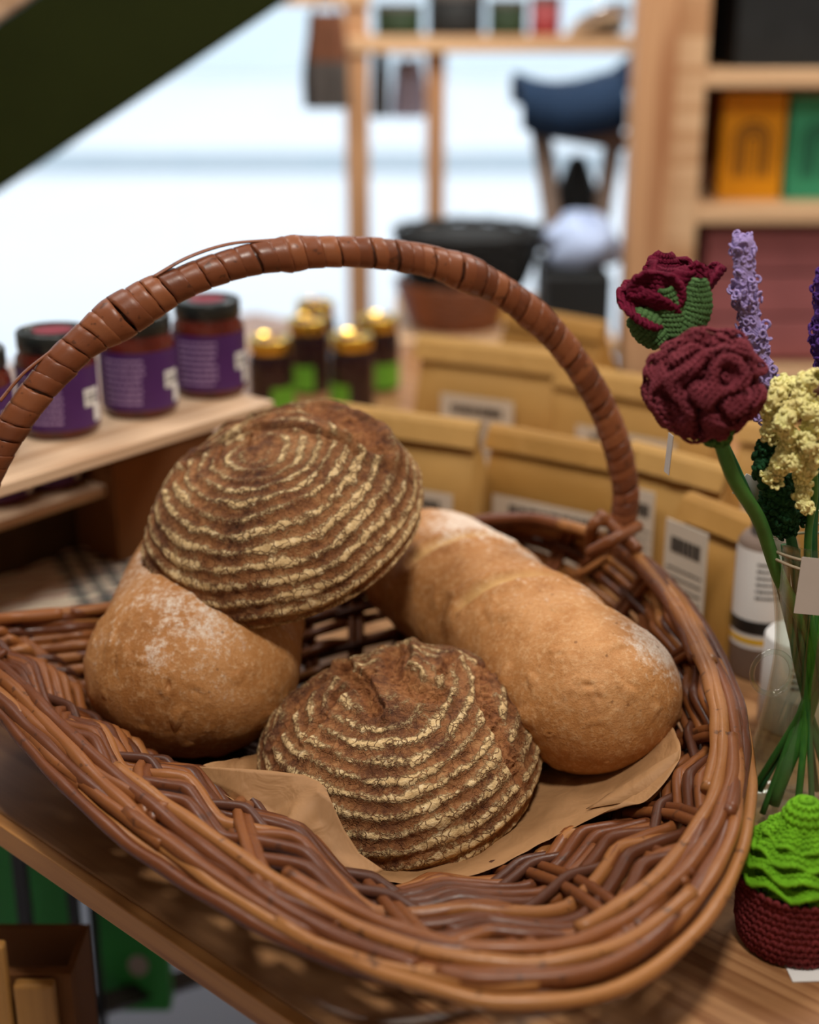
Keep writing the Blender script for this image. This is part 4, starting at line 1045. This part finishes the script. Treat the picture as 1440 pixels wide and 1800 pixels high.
b = MB(); b.box((0, 0, 0), (.07, .05, .0006)); o = b.build('paper_card', 'white', smooth=False); o.location = (SX+.022, SY-.022, T+.0008); o.rotation_euler = (0, 0, .05); tag(o, 'white paper card lying beneath the red knitted pot', 'card')
su.location.z = T+.0014

# ------------------------------------------------------------------ shelf unit at the right back
def world_box(name, x0, x1, y0, y1, z0, z1, mat, parent=None, bev=.003):
    o = MB().box((0, 0, 0), (x1-x0, y1-y0, z1-z0)).build(name, mat, smooth=False); o.location = ((x0+x1)/2, (y0+y1)/2, (z0+z1)/2)
    if bev: bevel(o, bev)
    if parent: rel(o, parent)
    return o
SY0 = 2.75
XL = at(1112, 200, SY0)[0]; XM = at(1182, 200, SY0)[0]; XI = at(1238, 200, SY0)[0]
zb1 = at(1300, 364, SY0)[2]; zb2 = at(1300, 122, SY0)[2]; zb0 = at(1300, 650, SY0)[2]
sh = thing('wooden_bookshelf', 'tall pale pine shelf unit at the right with coloured books and boxes', 'shelf', (XI+.3, SY0+.15, 0))
world_box('upright', XL, XM, SY0-.02, SY0+.06, 0, 2.4, 'pine', sh); world_box('upright', XM+.002, XI, SY0, SY0+.05, 0, 2.4, 'pine_h', sh); world_box('side_panel', XI-.02, XI, SY0+.05, SY0+.36, 0, 2.4, 'redbrown', sh)
world_box('upright', XI+.95, XI+1.0, SY0, SY0+.36, 0, 2.4, 'pine', sh)
for z in (zb0-.35, zb0, zb1, zb2, zb2+.3): world_box('shelf_board', XI, XI+.95, SY0, SY0+.36, z-.032, z, 'pine_h', sh)
world_box('back_panel', XI, XI+.95, SY0+.345, SY0+.36, .1, 2.4, 'redbrown', sh, 0)
def arch_strip(b, cx, y, z0, r, w, hleg, n=24):
    pts_o = [(cx-r, z0)]+[(cx+r*math.cos(PI-t), z0+hleg+r*math.sin(t)) for t in np.linspace(0, PI, n)]+[(cx+r, z0)]
    r2 = r-w; pts_i = [(cx-r2, z0)]+[(cx+r2*math.cos(PI-t), z0+hleg+r2*math.sin(t)) for t in np.linspace(0, PI, n)]+[(cx+r2, z0)]
    b.grid([[(x, y, z) for x, z in pts_o], [(x, y, z) for x, z in pts_i]])
def book(x0, x1, ztop, mat, pm, label):
    w = x1-x0; o = thing('book', label, 'book', ((x0+x1)/2, SY0+.13, zb1)); h = ztop-zb1
    MB().box((0, 0, h/2), (w, .045, h)).build('cover', mat, o, smooth=False); MB().box((0, .002, h/2), (w*.97, .040, h*1.004)).build('page_block', 'cream', o, smooth=False)
    b = MB()
    for k in range(3): arch_strip(b, .0, -.0245, h*.22, w*(.30-.09*k), w*.04, h*(.34-.0*k))
    b.build('arch_emblem', pm, o, smooth=False); return o
zt = at(1330, 162, SY0+.13)[2]
book(at(1274, 200, SY0+.1)[0], at(1384, 200, SY0+.1)[0], zt, 'orange', 'darkbrown', 'orange book with dark arch emblem standing on the shelf')
book(at(1394, 200, SY0+.1)[0], at(1510, 200, SY0+.1)[0], zt-.006, 'teal', 'darkteal', 'teal green book with arch emblem next to the orange one')
for i in range(3):
    z = zb0+.012+i*.088
    o = world_box('mauve_box', XI+.03, XI+.42, SY0+.04, SY0+.30, z, z+.082, 'mauve'); tag(o, 'dusty pink box on the lower shelf, '+('bottom', 'middle', 'top')[i]+' of its stack', 'box', 'dusty pink boxes')
    world_box('lid_line', XI+.028, XI+.422, SY0+.037, SY0+.30, z+.060, z+.0835, 'mauve', o, .001) if False else None
o = world_box('black_box', XI+.06, XI+.40, SY0+.05, SY0+.30, zb2, zb2+.16, 'blackfab'); tag(o, 'black box on the top visible shelf above the books', 'box')
o = thing('stacked_plate', 'pale plate on the black box at the top right', 'plate', (XI+.12, SY0+.15, zb2+.161)); MB().lathe([(0, 0), (.05, 0), (.08, .018), (.078, .02), (.05, .004), (0, .004)], 28).build('dish', 'greyceramic', o)

# ------------------------------------------------------------------ open wooden rack in the centre back
RY = 3.45
rk = thing('open_rack', 'open pine rack with posts and a rail in front of the window', 'rack', (at(800, 80, RY)[0], RY, 0))
for (x, w, d) in ((628, .055, 0), (766, .045, .02)):
    p = at(x, 200, RY)[0]; world_box('post', p-w/2, p+w/2, RY-.02+d, RY+.03+d, 0, at(700, 70, RY)[2]+(.5 if x == 628 else 0), 'pine', rk)
xa = at(600, 80, RY)[0]; xb = at(1125, 80, RY)[0]
zr = at(800, 64, RY)[2]; world_box('shelf_rail', xa, xb, RY-.03, RY+.26, zr-.035, zr, 'pine_h', rk)
z2 = at(500, 10, RY)[2]+.06; world_box('top_rail', at(450, 0, RY)[0], at(650, 0, RY)[0], RY-.03, RY+.2, z2-.06, z2, 'pine_h', rk)
for i, (x0, x1, hh, mat, nm, lab, cat) in enumerate(((660, 742, .07, 'darkgreen', 'storage_tin', 'dark green tin on the rack rail, leftmost of the things up there', 'tin'), (752, 850, .10, 'blackfab', 'storage_tin', 'black tin on the rack rail, second from left', 'tin'),
        (858, 925, .08, 'darkgreen', 'storage_tin', 'dark green tin in the middle of the rack rail', 'tin'), (932, 985, .09, 'red', 'storage_tin', 'red tin on the rack rail beside the silver tray', 'tin'))):
    xx0, xx1 = at(x0, 50, RY+.1)[0], at(x1, 50, RY+.1)[0]; r = (xx1-xx0)/2; o = thing(nm, lab, cat, ((xx0+xx1)/2, RY+.10, zr+.001))
    MB().lathe([(0, 0), (r*.97, 0), (r, .004), (r, hh*.8), (0, hh*.8)], 28).build('can_body', mat, o); MB().lathe([(r*1.03, hh*.8), (r*1.03, hh*.97), (r, hh), (0, hh)], 28).build('lid', 'greyfab', o)
o = thing('silver_tray', 'shiny silver tray tilted on the right end of the rack rail', 'tray', tuple(at(1062, 52, RY+.05))); o.rotation_euler = (-.5, -.35, 0); MB().lathe([(0, 0), (.06, .0), (.085, .014), (.083, .017), (.058, .004), (0, .004)], 32).build('dish', 'silver', o)
# fabric things hanging from the rack
def hanging(name, px, py0, py1, w, mat, label, Y, mat2=None, split=.5):
    p0 = at(px, py0, Y); p1 = at(px, py1, Y); H = p0[2]-p1[2]; o = thing(name, label, 'fabric bag', tuple(p0)); 
    def shape(z0, z1, mt, nm):
        rows = []
        for z in np.linspace(z0, z1, 14):
            f = z/H; ww = w*(.72+.28*math.sin(min(1, f*1.3)*PI/2)); rows.append([(ww/2*math.cos(t)*(1+.05*math.sin(3*t+z*30)), .035*math.sin(t)*(1+.2*math.sin(5*t)), -z) for t in np.linspace(0, 2*PI, 28, endpoint=False)])
        b = MB(); b.grid(rows, closed_v=True); b.add(rows[-1], [tuple(range(28))]); b.add(rows[0], [tuple(range(28))]); b.build(nm, mt, o)
    if mat2: shape(.0, H*split, mat, 'upper_cloth'); shape(H*split, H, mat2, 'lower_cloth')
    else: shape(0, H, mat, 'cloth')
    b = MB(); b.tube(spline([(-w*.25, 0, 0), (0, 0, .05), (w*.25, 0, 0)], 14), .004, 6); b.build('strap', mat, o)
hanging('hanging_bag', 572, 22, 190, .105, 'brownfab', 'brown and grey cloth bag hanging beside the left rack post', RY-.08, 'greyfab', .5)
hanging('hanging_bag', 668, 85, 205, .045, 'greyfab', 'slim grey cloth hanging between the two rack posts', RY+.12)
hanging('hanging_bag', 718, 105, 205, .085, 'lilacfab', 'pale lilac cloth hanging between the two rack posts', RY+.16)
# chair with navy seat
CY = 3.05
ch = thing('folding_chair', 'folding chair with navy fabric seat and grey brown legs behind the handle', 'chair', (at(1010, 400, CY)[0], CY, 0))
G = []
for i, (x, y) in enumerate(((918, 178), (950, 190), (1000, 196), (1050, 190), (1100, 176))):
    p = at(x, y, CY); G.append([p+np.array([0, dy, dz]) for dy, dz in ((-.02, -.05), (-.03, 0), (0, .025), (.15, .035), (.32, .03), (.33, -.02))])
b = MB(); b.grid(np.array([spline(np.array(G)[:, k], 20) for k in range(6)]).transpose(1, 0, 2)); o = b.build('seat', 'navy'); solid(o, .03); rel(o, ch)
b = MB(); bp = [at(x, y, CY+.22) for x, y in ((1050, 170), (1105, 128), (1150, 90))]; G = [[p+np.array([0, dy, 0]) for dy in (-.12, 0, .12)] for p in bp]; b.grid(G); o = b.build('backrest', 'navy'); solid(o, .03); rel(o, ch)
floor_pt = lambda x, Y: np.array([at(x, 500, Y)[0], Y, 0.0])
for (a, bq, dY) in (((945, 205), (1120, 620), 0), ((1085, 205), (960, 620), .02), ((950, 200), (1120, 620), .28), ((1085, 200), (960, 620), .30)):
    p0 = at(a[0], a[1], CY+dY); p1 = floor_pt(bq[0], CY+dY); b = MB(); b.tube([p0, p1], .019, 8); rel(b.build('leg', 'greywood'), ch)
b = MB(); b.tube([at(945, 225, CY), at(1100, 250, CY)], .018, 8); rel(b.build('seat_rail', 'greywood'), ch)
b = MB(); A_ = at(1016, 272, CY+.12); rows = []
for f, w, d in ((0, .006, .01), (.05, .02, .03), (.5, .05, .05), (1, .085, .07)):
    z = A_[2]-.17*f; rows.append([(A_[0]+w*math.cos(t), A_[1]+d*math.sin(t), z) for t in np.linspace(0, 2*PI, 20, endpoint=False)])
b.grid(rows, closed_v=True); b.add(rows[-1], [tuple(range(20))]); o = b.build('black_pouch', 'blackfab'); tag(o, 'black cone shaped pouch hanging under the navy chair seat', 'bag')

# ------------------------------------------------------------------ low counter behind with bowls
KY = 2.66
zc = at(820, 598, KY)[2]
ct = thing('low_counter', 'dark counter behind the bags carrying the dark wicker bowls', 'counter', (.35, KY+.25, 0))
xa = at(690, 600, KY)[0]; xb = at(1085, 600, KY)[0]
world_box('countertop', xa, xb, KY, KY+.45, zc-.03, zc, 'pine_h', ct); world_box('cabinet', xa+.02, xb-.02, KY+.02, KY+.44, 0, zc-.03, 'greywood', ct)
def bowl(px, py0, py1, w, Y, mat, label, name='wicker_bowl', z=None, fill=None):
    p = at(px, py1, Y); h = at(px, py0, Y)[2]-p[2]; zz = p[2] if z is None else z; r = w/2; o = thing(name, label, 'bowl', (p[0], Y, zz))
    b = MB(); n = 12
    for i in range(n):
        f = i/(n-1); rr = r*(.72+.28*f**.7); P = [(rr*math.cos(t), rr*math.sin(t), h*f*.95+.006+.002*math.sin(t*14+i*PI)) for t in np.linspace(0, 2*PI, 60, endpoint=False)]; b.tube(P, h/n*.62, 6, closed=True)
    b.lathe([(0, .002), (r*.72, .002), (r*.97, h*.9), (r*.9, h*.92), (r*.66, .012), (0, .012)], 40); b.build('woven_wall', mat, o)
    if fill:
        b = MB(); b.lathe([(r*.88, h*.75), (r*.7, h*.9), (r*.35, h*1.0), (0, h*1.02)], 30); b.build('filling', fill, o)
    return o
b1 = bowl(800, 520, 596, .235, KY+.13, 'rust', 'rust brown wicker bowl on the counter, lower of the two', z=zc, fill='greyceramic')
p = at(820, 505, KY+.15)
h1 = at(820, 415, KY+.15)[2]-p[2]
b2 = bowl(822, 412, 512, .29, KY+.15, 'blackfab', 'wide black wicker bowl stacked above the rust brown bowl', fill='blackfab')
b2.location.z = zc+max(.05, p[2]-zc)
o = world_box('black_case', at(962, 600, KY)[0], at(1078, 600, KY)[0], KY+.05, KY+.3, zc, at(1010, 486, KY+.05)[2], 'blackfab'); tag(o, 'black case on the counter under the pale blue bundle', 'case')
c0 = at(1018, 430, KY+.17); b = MB(); zt_ = at(1010, 486, KY+.05)[2]
lat = np.linspace(0, PI, 20); lon = np.linspace(0, 2*PI, 32, endpoint=False); G = []
for a in lat:
    G.append([(c0[0]+.080*math.sin(a)*math.cos(t)*(1+.22*math.sin(3*t+a*4)), c0[1]+.08*math.sin(a)*math.sin(t), max(zt_+.001, zt_+.04+.055*math.cos(a)*(1+.25*math.sin(3*t+1)))) for t in lon])
b.grid(G, closed_v=True); o = b.build('cloth_bundle', 'paleblue'); tag(o, 'pale blue crumpled cloth bundle lying on the black case', 'cloth')

# ------------------------------------------------------------------ green staircase flank, upper left
SYY = 2.55
p0 = at(0, 335, SYY); p1 = at(492, 8, SYY); d = (p1-p0)/np.linalg.norm(p1-p0); nrm = np.array([-d[2], 0, d[0]])
stc = thing('staircase', 'dark olive green stair flank slanting across the upper left, wooden treads above', 'staircase', tuple(p0))
def slab(name, off, wd, y0, y1, mat):
    a = p0-d*1.6+nrm*off; bq = p1+d*.22+nrm*off; V = []
    for P in (a, bq):
        for y in (y0, y1):
            for k in (0, wd): V.append((P[0]+nrm[0]*k, y, P[2]+nrm[2]*k))
    b = MB(); b.add(V, [(0, 1, 3, 2), (4, 6, 7, 5), (0, 4, 5, 1), (2, 3, 7, 6), (0, 2, 6, 4), (1, 5, 7, 3)]); o = b.build(name, mat, smooth=False); bevel(o, .004); rel(o, stc)
slab('stringer', 0, .226, SYY, SYY+.05, 'greenpaint')
for k in range(11):
    a = p0-d*1.5+d*k*.20+nrm*.30; o = world_box('tread', a[0]-.02, a[0]+.17, SYY+.06, SYY+.55, a[2]-.03+.06, a[2]+.06, 'brownfab', stc); 
slab('handrail_board', .229, .12, SYY-.005, SYY+.03, 'riser')

# ------------------------------------------------------------------ below the table, lower left
UY = 1.30
rk2 = thing('metal_rack', 'black metal rack under the table edge with green panels', 'rack', (at(100, 1650, UY)[0], UY, 0))
def post(x, y, Y, w=.02, name='post'):
    p = at(x, y, Y); world_box(name, p[0]-w/2, p[0]+w/2, Y-w/2, Y+w/2, .0, .86, 'black', rk2, .001)
post(38, 1550, UY, .014); post(131, 1600, UY+.05, .012); post(163, 1600, UY+.10, .009)
post(-60, 1500, UY, .02)
zb = at(300, 1745, UY+.13)[2]
a_ = at(150, 1775, UY+.10); b_ = at(430, 1690, UY+.32); bb = MB(); bb.tube([a_, b_], .016, 4); rel(bb.build('bottom_rail', 'black', smooth=False), rk2)
for (x0, x1, yb, Y, lab) in ((-60, 40, 1640, UY+.16, 'green crate panel at the far left beneath the table'), (46, 128, 1690, UY+.14, 'green crate panel between the black rack posts'), (172, 292, 1765, UY+.18, 'green crate panel with round pale sticker beneath the table')):
    q0_ = at(x0, 1600, Y)[0]; q1_ = at(x1, 1600, Y)[0]; zl = at(x1, yb, Y)[2]
    o = thing('green_crate', lab, 'crate', ((q0_+q1_)/2, Y, zl), 0, 'green crates under the table')
    hh = .80-zl; b = MB(); b.box((0, 0, hh/2), (q1_-q0_, .03, hh)); f = b.build('front_board', 'greenpanel', o, smooth=False); bevel(f, .003)
    b = MB(); b.box((0, -.0, hh), (q1_-q0_+.004, .036, .016)); b.build('top_rim', 'greenpanel', o, smooth=False)
    if x0 == 172:
        st = at(243, 1697, Y-.016); b = MB(); n = 28; cc = np.array([st[0]-(q0_+q1_)/2, -.0165, st[2]-zl]); V = [cc+np.array([.0125*math.cos(t), 0, .0155*math.sin(t)]) for t in np.linspace(0, 2*PI, n, endpoint=False)]; b.add(V, [tuple(range(n))]); b.build('round_sticker', 'tag', o, smooth=False)
o = world_box('crate_bottom', 0, .001, 0, .001, 0, .001, 'black') if False else None
pz = at(60, 1640, 1.02)
bx = thing('cardboard_box', 'dark brown open cardboard box at the bottom left corner below the table', 'box', (at(40, 1700, 1.02)[0], 1.10, 0.0))
xx0, xx1 = at(-60, 1700, 1.02)[0], at(128, 1700, 1.02)[0]; zt2 = at(60, 1655, 1.02)[2]
world_box('front_wall', xx0, xx1, 1.02, 1.026, zt2-.35, zt2-.03, 'cardboard', bx, .001); world_box('back_wall', xx0, xx1, 1.08, 1.086, zt2-.35, zt2-.03, 'cardboard', bx, .001)
world_box('side_wall', xx1-.006, xx1, 1.026, 1.08, zt2-.35, zt2-.03, 'cardboard', bx, .001); world_box('lid_flap', xx0, xx1, 1.012, 1.019, zt2-.14, zt2-.028, 'cardboard', bx, .001)
world_box('bottom', xx0, xx1, 1.02, 1.086, 0, zt2-.35, 'cardboard', bx, .001)
for (x0, x1, y, lab) in ((20, 92, 1728, 'thin plywood board leaning in front of the cardboard box'), (-40, 12, 1660, 'light wooden board at the very left edge before the cardboard box')):
    o = world_box('plywood_board', at(x0, 1700, 1.0)[0], at(x1, 1700, 1.0)[0], .996, 1.008, 0.0, at(x1, y, 1.0)[2], 'plywood'); tag(o, lab, 'board')

# ------------------------------------------------------------------ light
w = bpy.data.worlds.new('sky'); bpy.context.scene.world = w; w.use_nodes = True
bg = w.node_tree.nodes['Background']; bg.inputs[0].default_value = (.87, .935, 1, 1); bg.inputs[1].default_value = 1.5
def area(name, loc, target, size, power, color=(1, 1, 1)):
    d = bpy.data.lights.new(name, 'AREA'); d.shape = 'DISK'; d.size = size; d.energy = power; d.color = color
    o = bpy.data.objects.new(name, d); C.objects.link(o); o.location = loc
    o.rotation_euler = (Vector(target)-Vector(loc)).to_track_quat('-Z', 'Y').to_euler(); return o
area('ceiling_spot', (.15, .25, T+1.75), (0, 1.05, T), .22, 22, (1, .93, .84))
area('unseen_overhead_lamp', (-.9, 1.5, T+2.0), (-.2, 1.3, T), .8, 16, (1, .95, .9))
area('unseen_overhead_lamp', (1.2, 2.0, T+2.0), (.9, 2.3, T), .8, 30, (1, .93, .86))
area('unseen_overhead_lamp', (.1, 2.75, T+1.6), (.15, 3.5, T+.3), .5, 22, (1, .93, .84))  # unseen light, added to brighten the rack posts

sc = bpy.context.scene
sc.view_settings.view_transform = 'Standard'; sc.view_settings.look = 'None'; sc.view_settings.gamma = 1; sc.view_settings.use_curve_mapping = False
sc.view_settings.exposure = 0
sc.cycles.use_denoising = True; sc.cycles.max_bounces = 8; sc.cycles.caustics_reflective = False; sc.cycles.caustics_refractive = False
sc.cycles.sample_clamp_indirect = 4
